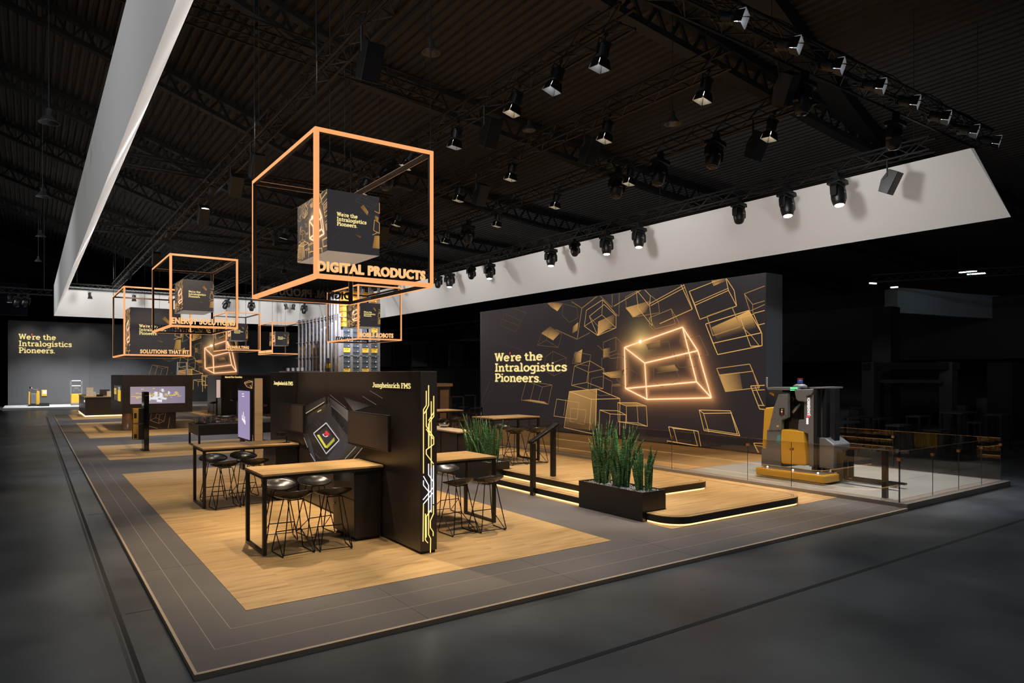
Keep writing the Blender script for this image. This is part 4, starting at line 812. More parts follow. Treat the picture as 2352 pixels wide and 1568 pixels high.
# chassis deck
dk = gz(1896, 1108, .19); d1 = gz(1724, 1088, .19)
MB().prism(rrect(dk.x - .05, dk.x + .62, dk.y, d1.y, (.06, .06, .06, .06), 4), 'z', .17, .33).build('chassis', 'truck_yellow', t, bevel=.02)
MB().box(dk.x + .10, dk.x + .55, dk.y + .12, d1.y - .08, .33, .338).build('deck_mat', 'truck_grey', t)
m = MB()
for y in (dk.y + .2, d1.y - .3):
    m.lathe([(.07, -.04), (.07, .04)], (dk.x + .2, y, .195), 16, Matrix.Rotation(R(90), 3, 'Y'))
m.build('wheel', 'black', t)
m = MB()
for y in (dk.y + .25, (dk.y + d1.y) / 2, d1.y - .2): m.lathe([(.02, 0), (.02, .02), (.005, .03)], (dk.x + .14, y, .338), 10)
m.build('deck_light', 'deck_glow', t)
side('cab_body', [(355, 735), (545, 735), (545, 1240), (280, 1215), (285, 985), (352, 980)], 'truck_grey', TX, TX + 1.0)
p = side('cab_side_panel', [(510, 262), (630, 250), (630, 570), (550, 605), (548, 745), (375, 745), (448, 435)], 'truck_grey', TX - .02, TX + .10)
rr = [(537, 280), (610, 322), (465, 503), (418, 602), (465, 590), (510, 602), (612, 552), (417, 733), (517, 738), (553, 552)]
m = MB()
for q in rr: y, z = tp(*q, TX - .02); m.lathe([(.008, 0), (.008, .006)], (TX - .02, y, z), 8, Matrix.Rotation(R(-90), 3, 'Y'))
m.build('bolt', 'black', p)
side('switch_panel', [(522, 448), (588, 448), (588, 538), (522, 538)], 'black_matt', TX - .03, TX - .02, p, 0)
for q, mm in (((560, 468), 'bin_yellow'), ((558, 495), 'white'), ((560, 522), 'red_cap')): y, z = tp(*q, TX - .03); MB().lathe([(.018, 0), (.018, .015)], (TX - .03, y, z), 12, Matrix.Rotation(R(-90), 3, 'Y')).build('button', mm, p)
y, z = tp(502, 688, TX - .02); MB().box(TX - .024, TX - .02, y - .03, y + .03, z - .02, z + .02).build('warning_sticker', 'bin_yellow', p)
side('front_cowl', [(345, 440), (445, 432), (440, 470), (352, 985), (288, 980), (315, 480), (322, 455)], 'truck_yellow', TX + .12, TX + .9, bevel=.03)
side('battery_door', [(560, 730), (830, 758), (842, 775), (878, 1195), (868, 1215), (565, 1190), (545, 1170), (540, 880), (548, 745)], 'truck_yellow', TX - .03, TX + .9, bevel=.02)
side('mint_cover', [(500, 808), (540, 806), (535, 930), (478, 905)], 'mint', TX - .004, TX + .02, bevel=0)
side('seat_bay', [(550, 605), (632, 575), (780, 590), (780, 740), (545, 735)], 'truck_dark', TX + .25, TX + .9, bevel=0)
side('cab_interior', [(630, 270), (720, 270), (850, 380), (850, 600), (630, 575)], 'mast_black', TX + .3, TX + .9, bevel=0)
side('rear_column', [(780, 600), (850, 605), (850, 360), (960, 250), (985, 190), (990, 1230), (920, 1225), (905, 790), (770, 745), (770, 700)], 'truck_grey', TX + .0, TX + .14)
side('roof_head', [(718, 200), (965, 190), (962, 240), (950, 268), (880, 285), (875, 365), (770, 352), (742, 325)], 'truck_grey', TX - .06, TX + .9, bevel=.02)
side('roof_beam', [(355, 172), (440, 165), (770, 170), (770, 212), (360, 205)], 'truck_grey', TX + .0, TX + .12)
side('roof_beam', [(355, 172), (440, 165), (770, 170), (770, 212), (360, 205)], 'truck_grey', TX + .75, TX + .87)
side('roof_plate', [(440, 165), (770, 170), (770, 180), (440, 175)], 'truck_dark', TX + .12, TX + .75, bevel=0)
side('sensor_arm', [(340, 35), (365, 37), (362, 175), (345, 170)], 'door_inside', TX + .1, TX + .13)
side('work_light', [(380, 250), (400, 232), (450, 250), (448, 290), (430, 278)], 'bin_yellow', TX + .1, TX + .2)
side('light_bracket', [(395, 228), (640, 232), (640, 262), (520, 262), (450, 248)], 'truck_grey', TX + .1, TX + .2, bevel=0)
side('status_light', [(668, 170), (748, 170), (748, 190), (668, 190)], 'green_light', TX - .06, TX - .01, bevel=0); side('status_light', [(668, 202), (712, 202), (712, 213), (668, 213)], 'green_light', TX - .06, TX - .01, bevel=0)
y, z = tp(800, 180, TX + .2); MB().lathe([(.14, 0), (.15, .05), (.09, .09)], (TX + .2, y, z), 18).build('beacon_base', 'truck_grey', t, smooth=True); MB().lathe([(.05, .09), (.06, .12), (.055, .19), (.02, .2)], (TX + .2, y, z), 16).build('beacon', 'blue_cap', t, smooth=True); MB().lathe([(.056, 0), (.056, .02)], (TX + .2, y, z + .2), 16).build('beacon_cap', 'red_cap', t)
# control handle
y, z = tp(790, 460, TX + .2); MB().tube([(TX + .1, y + .1, z - .08), (TX + .12, y + .02, z + .02), (TX + .12, y - .08, z + .12)], [.03, .035, .02], 10).build('control_grip', 'steel', t, smooth=True)
y, z = tp(690, 325, TX + .28); MB().lathe([(.05, 0), (.05, .02), (.03, .02), (.03, 0)], (TX + .29, y, z), 16, Matrix.Rotation(R(-90), 3, 'Y')).build('fan', 'truck_grey', t)
# mast
yy = [tp(cx, 500, TX + .1)[0] for cx in (985, 1030, 1085, 1165)]
zt = tp(1060, 185, TX + .1)[1]
for ya, m_, x0, x1 in ((yy[0], 'truck_grey', .06, .16), (yy[1], 'mast_black', .0, .16), (yy[2], 'mast_black', .2, .36), (yy[3], 'mast_black', .3, .5), (yy[0], 'truck_grey', .8, .9), (yy[1], 'mast_black', .74, .9), (yy[2] + .03, 'mast_black', .66, .8)):
    MB().box(TX + x0, TX + x1, ya - .05, ya + .035, .33, zt).build('mast_rail', m_, t, bevel=.006)
MB().box(TX, TX + .9, yy[3] + .1, yy[0] + .04, zt, zt + .03).build('mast_crown', 'truck_grey', t)
m = MB()
for x in (.25, .6): m.tube([(TX + x, yy[1], .34), (TX + x, yy[1], zt)], .03, 12)
m.build('lift_cylinder', 'steel', t)
# letters running up the column
m = MB(); ya, za = tp(905, 545, TX); yb, zb = tp(905, 310, TX); sans(m, 'JUNGHEINRICH', Vector((TX - .001, ya - .07, za)), (0, 0, 1), (0, 1, 0), (-1, 0, 0), zb - za, .085, .03, .004); m.build('lettering', 'sign_white', t)
y0_, z0_ = tp(890, 545, TX); MB().box(TX - .004, TX, y0_ - .07, y0_ + .0, z0_ - .035, z0_ + .0).build('arrow_mark', 'letter_red', t)
for cy in (592, 620, 648): y, z = tp(897, cy, TX); MB().lathe([(.026, 0), (.026, .003)], (TX, y, z), 14, Matrix.Rotation(R(-90), 3, 'Y')).build('round_sticker', 'sign_white', t); MB().lathe([(.009, 0), (.009, .003)], (TX - .003, y, z), 12, Matrix.Rotation(R(-90), 3, 'Y')).build('sticker_centre', 'letter_red', t)
# turret head and forks
a = gx(1880, 1025, TX + .25); b = gx(1935, 1080, TX + .25)
MB().prism([(b.y + .12, .42), (a.y, .42), (a.y, .95), (a.y - .1, 1.08), (b.y + .3, 1.08), (b.y + .1, .95)], 'x', TX + .1, TX + .75).build('turret_head', 'truck_grey', t, bevel=.02)
m = MB(); m.lathe([(.07, 0), (.07, .05), (.03, .06)], (TX + .1, a.y - .02, .72), 14, Matrix.Rotation(R(-90), 3, 'Y')); m.build('turret_gear', 'chrome', t)
for k in range(3): MB().box(TX + .2 + k * .22, TX + .24 + k * .22, b.y - .02, b.y + .1, .2, .82).build('fork_carriage_bar', 'mast_black', t)
for x in (.25, .6): MB().box(TX + x, TX + x + .1, 6.75, b.y - .02, .2, .24).build('fork', 'mast_black', t)

# ================================================================== HANGING LIGHT CUBES
def light_cube(lab, X0, X1, Y0, Y1, Z0, Z1, text, w=.062, front=(.03, .97), textside='front', cap=.235, wires=True):
    t = thing('light_cube', lab, 'hanging light frame', ((X0 + X1) / 2, (Y0 + Y1) / 2, Z0), group='hanging cube frames with glowing edges'); h = w / 2
    fr = MB(); led = MB(); e = .003
    C = [(x, y, z) for x in (X0, X1) for y in (Y0, Y1) for z in (Z0, Z1)]
    for ax in range(3):
        o1, o2 = [k for k in range(3) if k != ax]; L_ = ((X0, X1), (Y0, Y1), (Z0, Z1))
        for s1 in (0, 1):
            for s2 in (0, 1):
                lo = [0] * 3; hi = [0] * 3; lo[ax], hi[ax] = L_[ax][0], L_[ax][1]
                for o_, s_ in ((o1, s1), (o2, s2)):
                    v = L_[o_][s_]; lo[o_], hi[o_] = (v, v + w) if s_ == 0 else (v - w, v)
                fr.box(lo[0], hi[0], lo[1], hi[1], lo[2], hi[2])
                for o_, s_ in ((o1, s1), (o2, s2)):
                    a, b = list(lo), list(hi); ot = o2 if o_ == o1 else o1
                    if s_ == 0: b[o_] = lo[o_]; a[o_] = lo[o_] - e
                    else: a[o_] = hi[o_]; b[o_] = hi[o_] + e
                    led.box(a[0], b[0], a[1], b[1], a[2], b[2])
    fr.build('frame', 'frame_dark', t); led.build('light_strip', 'led_frame', t)
    if textside == 'front':
        m = MB(); x0 = X0 + (X1 - X0) * front[0]; x1 = X0 + (X1 - X0) * front[1]
        sans(m, text, Vector((x0, Y0 + .02, Z0 + w + .035)), (1, 0, 0), (0, 0, 1), (0, -1, 0), x1 - x0, cap, .042, .03); m.build('lettering', 'letter_glow', t)
        m = MB(); sans(m, text, Vector((X1 - (x0 - X0), Y1 - .02, Z0 + w + .035)), (-1, 0, 0), (0, 0, 1), (0, 1, 0), x1 - x0, cap, .03, .035); m.build('rear_lettering', 'letter_back', t)
    if textside in ('front', 'left'):
        pass
    if textside == 'left':
        m = MB(); sans(m, text, Vector((X0 + .02, Y1 - .15, Z0 + w + .035)), (0, -1, 0), (0, 0, 1), (-1, 0, 0), (Y1 - Y0) * .92, cap, .042, .03); m.build('lettering', 'letter_glow', t)
    if wires:
        for x in (X0 + h, X1 - h):
            for y in (Y0 + h, Y1 - h):
                MB().tube([(x, y, Z1), (x, y, roof_z(x))], .008, 6).build('cable', 'cable', t); MB().tube([(x, y, Z1 + .08), (x + .02, y, Z1 + .12), (x, y, Z1 + .17), (x - .02, y, Z1 + .12)], .006, 5, closed=True).build('hook', 'steel', t)
    return t
def print_cube(lab, X0, X1, Y0, Y1, Z0, Z1, detail=1):
    t = thing('printed_cube', lab, 'hanging box', ((X0 + X1) / 2, (Y0 + Y1) / 2, Z0), group='printed boxes hanging inside the light frames')
    MB().box(X0, X1, Y0, Y1, Z0, Z1).build('box', 'brown_black', t)
    MB().box(X0 + .003, X1 - .003, Y0 + .003, Y1 - .003, Z0 - .004, Z0 - .001).build('underside', 'fabric_white', t)
    W, H = X1 - X0, Z1 - Z0; D_ = Y1 - Y0; g = (60, 30) if detail else (26, 14); lw = H * (.011 if detail else .014)
    b = (.030, .027, .030)
    artwork('side_print', t, (X0 - .004, Y1, Z0), (0, -1, 0), (0, 0, 1), (-1, 0, 0), D_, H, 'print_art', g, (.40, .92, .02, .98), lw, b, .95, True, None, .0012)
    artwork('front_print', t, (X0, Y0 - .004, Z0), (1, 0, 0), (0, 0, 1), (0, -1, 0), W, H, 'print_art', (4, 4), (-.02, .22, 0, 1), lw * .6, b, .4, False, None, .0012)
    m = MB()   # golden shards near the right edge of the front
    for q, br in (([(.86, .12), (1, .12), (1, .34), (.9, .33)], .5), ([(.62, .78), (.76, .66), (.78, .72), (.68, .83)], .35), ([(.9, .64), (.97, .56), (.98, .65), (.92, .68)], .4), ([(.52, .3), (.62, .26), (.64, .29), (.54, .32)], .15)):
        m.add([(X0 + u * W, Y0 - .008, Z0 + v * H) for u, v in q], [(0, 1, 2, 3)], [cmul(GOLD, br * k) for k in (.5, .9, 1.1, .6)])
    for pl in ([(.88, .42), (1, .38), (1, .56), (.9, .6), (.88, .42)], [(.9, .75), (1, .72), (1, .9)], [(.86, .34), (.98, .40)]):
        for a, b2 in zip(pl, pl[1:]):
            A_ = Vector((X0 + a[0] * W, Y0 - .009, Z0 + a[1] * H)); B_ = Vector((X0 + b2[0] * W, Y0 - .009, Z0 + b2[1] * H)); d = (B_ - A_).normalized(); n = Vector((-d.z, 0, d.x)) * lw * .5
            m.add([A_ + n, A_ - n, B_ - n, B_ + n], [(0, 1, 2, 3)], [cmul(GOLD, .6)] * 4)
    m.build('front_shards', 'print_art', t)
    slogan(t, Vector((X0 + W * .17, Y0 - .012, Z0 + H * .58)), (1, 0, 0), (0, 0, 1), (0, -1, 0), H * .062 * (1.0), .006, th=12)
    for x in (X0 + W * .35, X1 - W * .35): MB().tube([(x, (Y0 + Y1) / 2, Z1), (x, (Y0 + Y1) / 2, roof_z(x))], .006, 5).build('cable', 'cable', t)
CB = [('nearest and largest light cube, reading DIGITAL PRODUCTS', 3.36, 5.30, 9.73, 13.17, 3.86, 6.05, 'DIGITAL PRODUCTS', (.02, .925), 'front', .152, .063),
      ('light cube behind the nearest one on the left, reading ENERGY SOLUTIONS', 3.34, 5.26, 22.28, 25.9, 3.86, 6.03, 'ENERGY SOLUTIONS', (.025, .955), 'front', .19, .06),
      ('wide low light cube on the far left, reading SOLUTIONS THAT FIT', 3.07, 5.60, 31.8, 36.4, 3.22, 6.05, 'SOLUTIONS THAT FIT', (.235, .965), 'front', .17, .06),
      ('small far light cube reading CONSULTING', 9.31, 11.28, 42.3, 45.7, 3.86, 6.12, 'CONSULTING', (.04, .66), 'front', .18, .06),
      ('farthest light cube, beside the storage tower, reading STORAGE SYSTEMS', 12.25, 14.03, 43.34, 46.5, 3.72, 5.72, 'STORAGE SYSTEMS', (.02, .9), 'left', .17, .055),
      ('light cube before the storage tower, reading MOBILE ROBOTS', 10.73, 12.67, 26.0, 29.5, 3.86, 6.08, 'MOBILE ROBOTS', (.03, .80), 'front', .19, .06)]
for lb, x0, x1, y0, y1, z0, z1, tx, fr, sd, cp, w in CB: light_cube(lb, x0, x1, y0, y1, z0, z1, tx, w, fr, sd, cp)
def inner(lb, cx, cy, w, l, z0, h, d=1): print_cube(lb, cx - w / 2, cx + w / 2, cy - l / 2, cy + l / 2, z0, z0 + h, d)
inner('dark printed cube with the slogan inside the nearest light cube', 4.36, 11.48, .90, 1.50, 4.46, .99)
inner('dark printed cube with the slogan inside the ENERGY SOLUTIONS frame', 4.32, 24.1, .88, 1.50, 4.46, .97)
inner('large dark printed cube with the slogan inside the lowest left frame', 4.40, 34.1, 1.95, 2.3, 3.30, 2.0)
inner('small dark printed cube inside the CONSULTING frame', 10.3, 44.0, .95, 1.5, 4.5, 1.0, 0)
inner('tiny dark printed cube inside the farthest light frame', 13.14, 44.92, .83, 1.4, 4.3, .88, 0)
inner('dark printed cube with the slogan inside the MOBILE ROBOTS frame', 11.7, 27.75, .9, 1.5, 4.46, 1.0, 0)

# ================================================================== STORAGE TOWER
t = thing('storage_tower', 'tall aluminium grid storage tower of posts behind the partition wall', 'storage rack', (15, 39.5, .13))
m = MB().box(13.4, 16.2, 35.9, 46, .0, .13).build('base', 'black', t)
fxp = [16.10, 15.56, 15.02, 14.48, 13.94]; RH = .285
for i, x in enumerate(fxp):
    for yy_ in (36.0, 36.9): MB().box(x - .07, x + .07, yy_ - .05, yy_ + .05, .13, 7.35 if i < 4 else 4.9).build('post', 'aluminium', t)
px = [685 + k * 8.3 for k in range(12)]
for k, xx in enumerate(px):
    p = gx(xx + 2, 800, 13.8); top = gx(xx + 2, 735 - k * 1.35, 13.8).z
    MB().box(13.74, 13.88, p.y - .07, p.y + .07, .13, top).build('post', 'aluminium', t)
    if k % 2 == 0: MB().box(14.6, 14.74, p.y - .07, p.y + .07, .13, top).build('post', 'aluminium', t)
    if k in (6, 7, 8, 9, 10): MB().box(13.35, 13.47, p.y * 13.4 / 13.8 - .06, p.y * 13.4 / 13.8 + .06, .13, 4.55 + .08 * k).build('post', 'aluminium', t)
for k in range(4):
    MB().box(13.74, 13.88, 36.3 + .42 * k, 36.42 + .42 * k, .13, 7.1 - .15 * k).build('post', 'aluminium', t)
m = MB()
for z in (3.45, 4.4, 5.6): m.box(13.8, 16.1, 35.95, 36.0, z, z + .04); m.box(13.76, 13.8, 36, 43.4, z, z + .04)
m.box(13.76, 13.9, 36, 43.4, 5.72, 5.78); m.build('crossbar', 'aluminium', t)
m = MB()
for k, x_ in enumerate((662, 673, 684, 694)): p = gx(x_, 846, 13.5); MB().box(13.4, 13.55, p.y - .12, p.y + .12, .13, 2.86).build('short_post', 'aluminium', t)
MB().box(13.4, 13.5, 37, 45.8, 2.5, 2.66).build('low_rail', 'aluminium', t)
# bins: one of each colour with its label plate, the rest copies
def bin_proto(mname, lab, loc, group):
    t_ = thing('storage_bin', lab, 'storage bin', loc, group=group)
    o = MB().prism([(-.19, 0), (.19, 0), (.205, .235), (.22, .25), (-.22, .25), (-.205, .235)], 'y', -.27, .27).build('body', mname, t_, local=True)
    MB().box(.09, .13, -.276, -.27, .05, .09).build('tag', 'sign_white', t_, local=True); MB().box(-.12, .12, -.276, -.27, .18, .2).build('handle', 'black', t_, local=True)
    return t_
protos = {}; rr = random.Random(12); cn = ['right', 'second from right', 'third from right', 'left']; NB = 0
def put_bin(kind, lab, x, y, z, rz=0):
    mname = {'y': 'bin_yellow', 'o': 'bin_orange', 'd': 'bin_dark'}[kind]; g = 'bins in the storage tower'
    if kind not in protos: protos[kind] = bin_proto(mname, lab, (x, y, z), g); protos[kind].rotation_euler = (0, 0, rz)
    else: dup(protos[kind], None, (x, y, z), rz, lab, g)
CN = {'y': 'yellow', 'o': 'orange', 'd': 'navy grey'}
PAT = {0: 'dddydydddyd', 1: 'dyddydddydd', 2: 'yddddddddyd', 3: 'dyddydydydd'}
PATS = ['ddddydddyyoooooo', 'ydddydddddoooooo', 'dddddddddyoooooo', 'ydddyddddyoooooo']
for c in range(4):
    x = (fxp[c] + fxp[c + 1]) / 2
    for r in range(16):
        k = PATS[c][r]
        put_bin(k, '%s bin in the tower front, %s column, row %d upwards' % (CN[k], cn[c], r + 1), x, 36.28, 2.52 + r * RH)
for r in range(3):
    k = 'dyd'[r]; put_bin(k, '%s storage bin stepping out left of the tower front, row %d' % (CN[k], r + 1), 13.52, 36.5, 2.52 + r * RH)
for k in range(1, 11):
    p0, p1 = gx(px[k - 1] + 2, 800, 13.8).y, gx(px[k] + 2, 800, 13.8).y; ym = (p0 + p1) / 2
    for r in range(11):
        if (k * 7 + r * 3) % 4 == 0 and k > 7: continue
        kd = 'y' if (r in (4, 5) and k % 3 != 0) or (k * 5 + r * 3) % 11 == 0 else 'o' if r in (1, 2) and k % 2 else 'd'
        put_bin(kd, '%s bin, long tower side, bay %d from the rear, row %d up' % (CN[kd], k, r + 1), 14.12, ym, 2.52 + r * RH, R(-90))
# kiosk beyond
t = thing('kiosk', 'narrow display kiosk with bright oak top right of the partition wall', 'kiosk', (12.1, 21.6, .054))
MB().box(11.85, 12.35, 21.4, 21.9, .054, 2.02).build('body', 'brown_black', t); MB().box(11.8, 12.42, 21.35, 21.95, 2.02, 2.13).build('top', 'oak_light', t); MB().box(12.0, 12.1, 21.39, 21.4, 1.5, 1.6).build('tag', 'sign_white', t); MB().box(11.92, 12.28, 21.385, 21.4, .3, 1.9).build('front_panel', 'oak_tan', t)

# ================================================================== LEFT REAR FURNITURE
# tall screen frame
sx = 4.36
t = thing('tall_display', 'tall frame with upright lit violet screen and bright oak edge behind the second table', 'display', (4.45, 17.5, .054))
ya, yb = gx(551, 868, sx).y, gx(582, 868, sx).y; yc = yb - .0
MB().box(sx, sx + .06, ya - .28, ya, .054, 2.36).build('post', 'black', t)
MB().box(sx - .02, sx + .12, yb - .1, yb - .04, .054, 2.36).build('edge_board', 'brown_black', t)
MB().box(sx + .0, sx + .18, yb - .13, yb - .1, .054, 2.36).build('oak_edge', 'oak_light', t)
MB().box(sx + .01, sx + .05, yb - .04, ya - .28, 1.0, 2.34).build('back_panel', 'brown_black', t)
s = MB().box(sx - .05, sx, yb + .10, ya - .02, .83, 2.08).build('screen_housing', 'black', t)
MATS['violet'] = mat('violet', (.1, .1, .1), .3, emit=(.30, .24, .42), es=1.0)
MB().box(sx - .054, sx - .05, yb + .13, ya - .04, .87, 2.05).build('display', 'violet', s)
m = MB(); c0 = (yb + ya) / 2 + .04
for k, (dy, h0) in enumerate(((-.16, .1), (-.1, .2), (-.04, .12), (.02, .3), (.08, .14), (.13, .22))): m.box(sx - .057, sx - .055, c0 + dy, c0 + dy + .04, 1.22 + .02 * k, 1.22 + h0)
m.box(sx - .057, sx - .055, c0 - .05, c0 + .16, 1.9, 1.92); m.box(sx - .057, sx - .055, c0 + .0, c0 + .16, 1.96, 1.98); m.build('city_graphic', 'sign_white', s)
m = MB(); u = [gx(x, y, sx - .01) for x, y in ((561, 878), (572, 874), (580, 876), (578, 892), (567, 888), (562, 880), (574, 884))]
for a, b in ((0, 1), (1, 2), (2, 5), (5, 0), (2, 3), (3, 4), (4, 5), (4, 0), (6, 3)): m.bar(u[a], u[b], .005)
m.build('cube_emblem', 'letter_glow', t)
# display table with acrylic city model
t = thing('model_table', 'black display table with deep apron and a clear model on top', 'display table', (5.5, 24.7, .054))
MB().box(4.42, 6.9, 23.9, 25.6, .47, .80).build('apron', 'black', t)
for x in (4.42, 6.84):
    for y in (23.9, 25.54): MB().box(x, x + .06, y, y + .06, .054, .47).build('leg', 'black', t)
    MB().box(x, x + .06, 23.96, 25.54, .054, .1).build('foot_rail', 'black', t)
MB().box(4.46, 5.9, 24.6, 25.55, .801, .83).build('model_plate', 'black_gloss', t)
label(MB().prism([(4.75, 24.0), (5.75, 24.0), (5.75, 24.5), (4.75, 24.5)], 'z', .802, .82).build('tablet', 'screen_off'), 'flat tilted tablet lying on the black display table', 'tablet')
t = thing('city_model', 'clear acrylic model city standing on the display table', 'model', (5.2, 25.1, .83)); rr = random.Random(5)
m = MB()
for k in range(60): x, y = rr.uniform(4.5, 5.85), rr.uniform(24.65, 25.5); s_ = rr.uniform(.02, .05); m.box(x - s_, x + s_, y - s_, y + s_, .831, .831 + rr.uniform(.04, .2))
m.build('blocks', 'clear_acrylic', t); MB().lathe([(.2, 0), (.2, .01)], (4.9, 25.2, 1.04), 20).build('disc', 'oak_light', t); MB().lathe([(.1, 0), (.1, .01)], (5.5, 25.0, 1.0), 20).build('disc', 'white', t)
MB().lathe([(.02, 0), (.02, .21)], (4.9, 25.2, .83), 8).build('disc_stem', 'clear_acrylic', t)
for k, (x, y, s_, mn, lb) in enumerate(((6.0, 24.2, .12, 'brass', 'small brass coloured sample on the display table'), (6.3, 24.3, .1, 'oak_light', 'small tan sample on the display table'), (6.15, 24.7, .16, 'black', 'small black device on the display table'))):
    label(MB().box(x - s_, x + s_, y - s_ * .7, y + s_ * .7, .801, .801 + s_ * 1.3).build('exhibit', mn, bevel=.02), lb, 'exhibit')
label(MB().box(6.45, 6.85, 24.0, 25.4, .801, .95).build('case', 'truck_grey', bevel=.01), 'grey case at the right end of the display table', 'case')
# battery post
b0 = gz(330, 1034, .054)
t = thing('battery_display', 'slim black post with two orange battery boxes on its left side', 'display', (b0.x + .05, b0.y + .2, .054))
MB().box(b0.x - .02, b0.x + .12, b0.y - .25, b0.y + .28, .074, 1.90).build('post', 'black_gloss', t); MB().box(b0.x - .06, b0.x + .14, b0.y - .27, b0.y + .42, .054, .074).build('foot_plate', 'black', t)
MB().box(b0.x - .001, b0.x + .1, b0.y - .254, b0.y - .25, 1.78, 1.80).build('title_strip', 'brass', t)
for k, (z0, z1) in enumerate(((.92, 1.38), (.40, .89))):
    o = MB().box(b0.x - .30, b0.x - .02, b0.y - .05, b0.y + .27, z0, z1).build('battery_box', 'battery_orange', t, bevel=.01); MB().box(b0.x - .304, b0.x - .3, b0.y + .02, b0.y + .16, z0 + (.12 if k == 0 else .04), z0 + (.30 if k == 0 else .16)).build('panel', 'black', o); MB().box(b0.x - .15, b0.x - .02, b0.y - .053, b0.y - .05, z0 + .0, z1).build('cover', 'brown_black', o); MB().box(b0.x - .27, b0.x - .2, b0.y - .053, b0.y - .05, z0 + (.16 if k == 0 else .05), z0 + (.32 if k == 0 else .18)).build('control_panel', 'black', o)
# floating screen box
t = thing('screen_box', 'large floating black box with a wide bright screen, on a printed pedestal', 'display', (4.5, 35.5, .054))
bx = gy(281, 861, 33); zt_ = bx.z; zb_ = gy(281, 950, 33).z; x0 = bx.x; x1 = gy(442, 947, 33).x
MB().box(x0, x1, 33, 38, zb_, zt_).build('box', 'brown_black', t)
MB().box(3.75, 5.22, 33.2, 37.5, .054, zb_).build('pedestal', 'brown_black', t)
a = gy(299, 888, 33); b = gy(425, 925, 33)
m = MB(); rr = random.Random(9); base = [(a.x, b.z), (b.x, b.z), (b.x, a.z), (a.x, a.z)]
def S2(pts, cols, d): m.add([(x, 33 - d, z) for x, z in pts], [tuple(range(len(pts)))], cols)
S2(base, [(.40, .29, .32), (.24, .20, .28), (.23, .2, .28), (.34, .27, .31)], .006)
W_, H_ = b.x - a.x, a.z - b.z
for k in range(46):
    u, v = rr.gauss(.5, .27), rr.gauss(.5, .2)
    if not (.03 < u < .95 and .06 < v < .92): continue
    s_ = rr.uniform(.02, .06); hh = s_ * rr.uniform(.5, 1.8) * 2; x, z = a.x + u * W_, b.z + v * H_; c = (.95, .72, .08); wd = .010
    for q in ((x, z, x + s_ * W_, z + wd), (x, z + hh * .3, x + s_ * W_, z + hh * .3 + wd), (x, z, x + wd, z + hh * .3), (x + s_ * W_, z, x + s_ * W_ + wd, z + hh * .3)): S2([(q[0], q[1]), (q[2], q[1]), (q[2], q[3]), (q[0], q[3])], [c] * 4, .008)
for u, v, w_, h_ in ((.1, .38, .12, .05), (.02, .42, .08, .03), (.22, .55, .08, .04), (.7, .45, .12, .05), (.85, .4, .08, .03)): S2([(a.x + u * W_, b.z + v * H_), (a.x + (u + w_) * W_, b.z + v * H_), (a.x + (u + w_) * W_, b.z + (v + h_) * H_), (a.x + u * W_, b.z + (v + h_) * H_)], [(.8, .62, .05)] * 4, .009)
for u, v, w_, h_ in ((.34, .2, .02, .3), (.43, .4, .06, .28), (.52, .3, .06, .3), (.56, .7, .04, .15), (.68, .55, .03, .15), (.36, .25, .14, .1), (.47, .1, .1, .12), (.55, .25, .1, .08), (.40, .35, .2, .05)): S2([(a.x + u * W_, b.z + v * H_), (a.x + (u + w_) * W_, b.z + (v - .04) * H_), (a.x + (u + w_) * W_, b.z + (v + h_) * H_), (a.x + u * W_, b.z + (v + h_ + .03) * H_)], [(.7, .72, .75), (.6, .63, .66), (.85, .87, .9), (.75, .75, .8)], .010)
m.build('screen', 'led_art', t)
m = MB(); q0, q1 = gx(262, 884, x0), gx(278, 922, x0)
def S3(y0, y1, z0, z1, c, d): m.add([(x0 - d, y0, z0), (x0 - d, y1, z0), (x0 - d, y1, z1), (x0 - d, y0, z1)], [(0, 1, 2, 3)], [c] * 4)
Yl, Yr, Zb, Zt = q0.y, q1.y, q1.z, q0.z
S3(Yl, Yr, Zb, Zt, (.07, .055, .05), .006); S3(Yr + (Yl - Yr) * .02, Yr + (Yl - Yr) * .42, Zb, Zb + (Zt - Zb) * .72, (.78, .48, .03), .008); S3(Yr + (Yl - Yr) * .1, Yr + (Yl - Yr) * .36, Zb + (Zt - Zb) * .72, Zb + (Zt - Zb) * .92, (.3, .3, .34), .009); S3(Yr + (Yl - Yr) * .62, Yr + (Yl - Yr) * .96, Zb + (Zt - Zb) * .4, Zb + (Zt - Zb) * .8, (.7, .5, .04), .009); S3(Yr + (Yl - Yr) * .7, Yr + (Yl - Yr) * .88, Zb + (Zt - Zb) * .5, Zb + (Zt - Zb) * .72, (.3, .3, .3), .010)
m.build('side_screen', 'led_art', t)
MB().box(x0 - .006, x0, Yl + .05, Yl + .4, Zb - .0, Zt + .02).build('side_slot', 'black_matt', t)
m = MB()
for pl in ([(768, 780), (750, 892), (885, 940), (975, 905), (1000, 780)], [(855, 780), (838, 848), (975, 905)], [(838, 848), (750, 892)], [(885, 940), (905, 800), (855, 782)], [(905, 800), (975, 778)], [(725, 985), (870, 1025)], [(1190, 795), (1072, 840), (1042, 1015), (1180, 985)], [(1072, 840), (1188, 900)], [(525, 790), (470, 930)]):
    for p, q in zip(pl, pl[1:]):
        P_, Q_ = gy(240 + p[0] / 7.127, 840 + p[1] / 7.127, 33.19), gy(240 + q[0] / 7.127, 840 + q[1] / 7.127, 33.19)
        if max(P_.x, Q_.x) < 5.22: m.bar(P_, Q_, .018)
m.build('printed_lines', 'oak_light', t)
c = gy(296, 985, 33.9); label(MB().lathe([(.30, 0), (.26, .06), (.24, .72), (.25, .74)], (3.42, 33.55, .054), 24).build('round_column', 'bronze', smooth=True), 'round shiny bronze column under the left corner of the floating box', 'column')
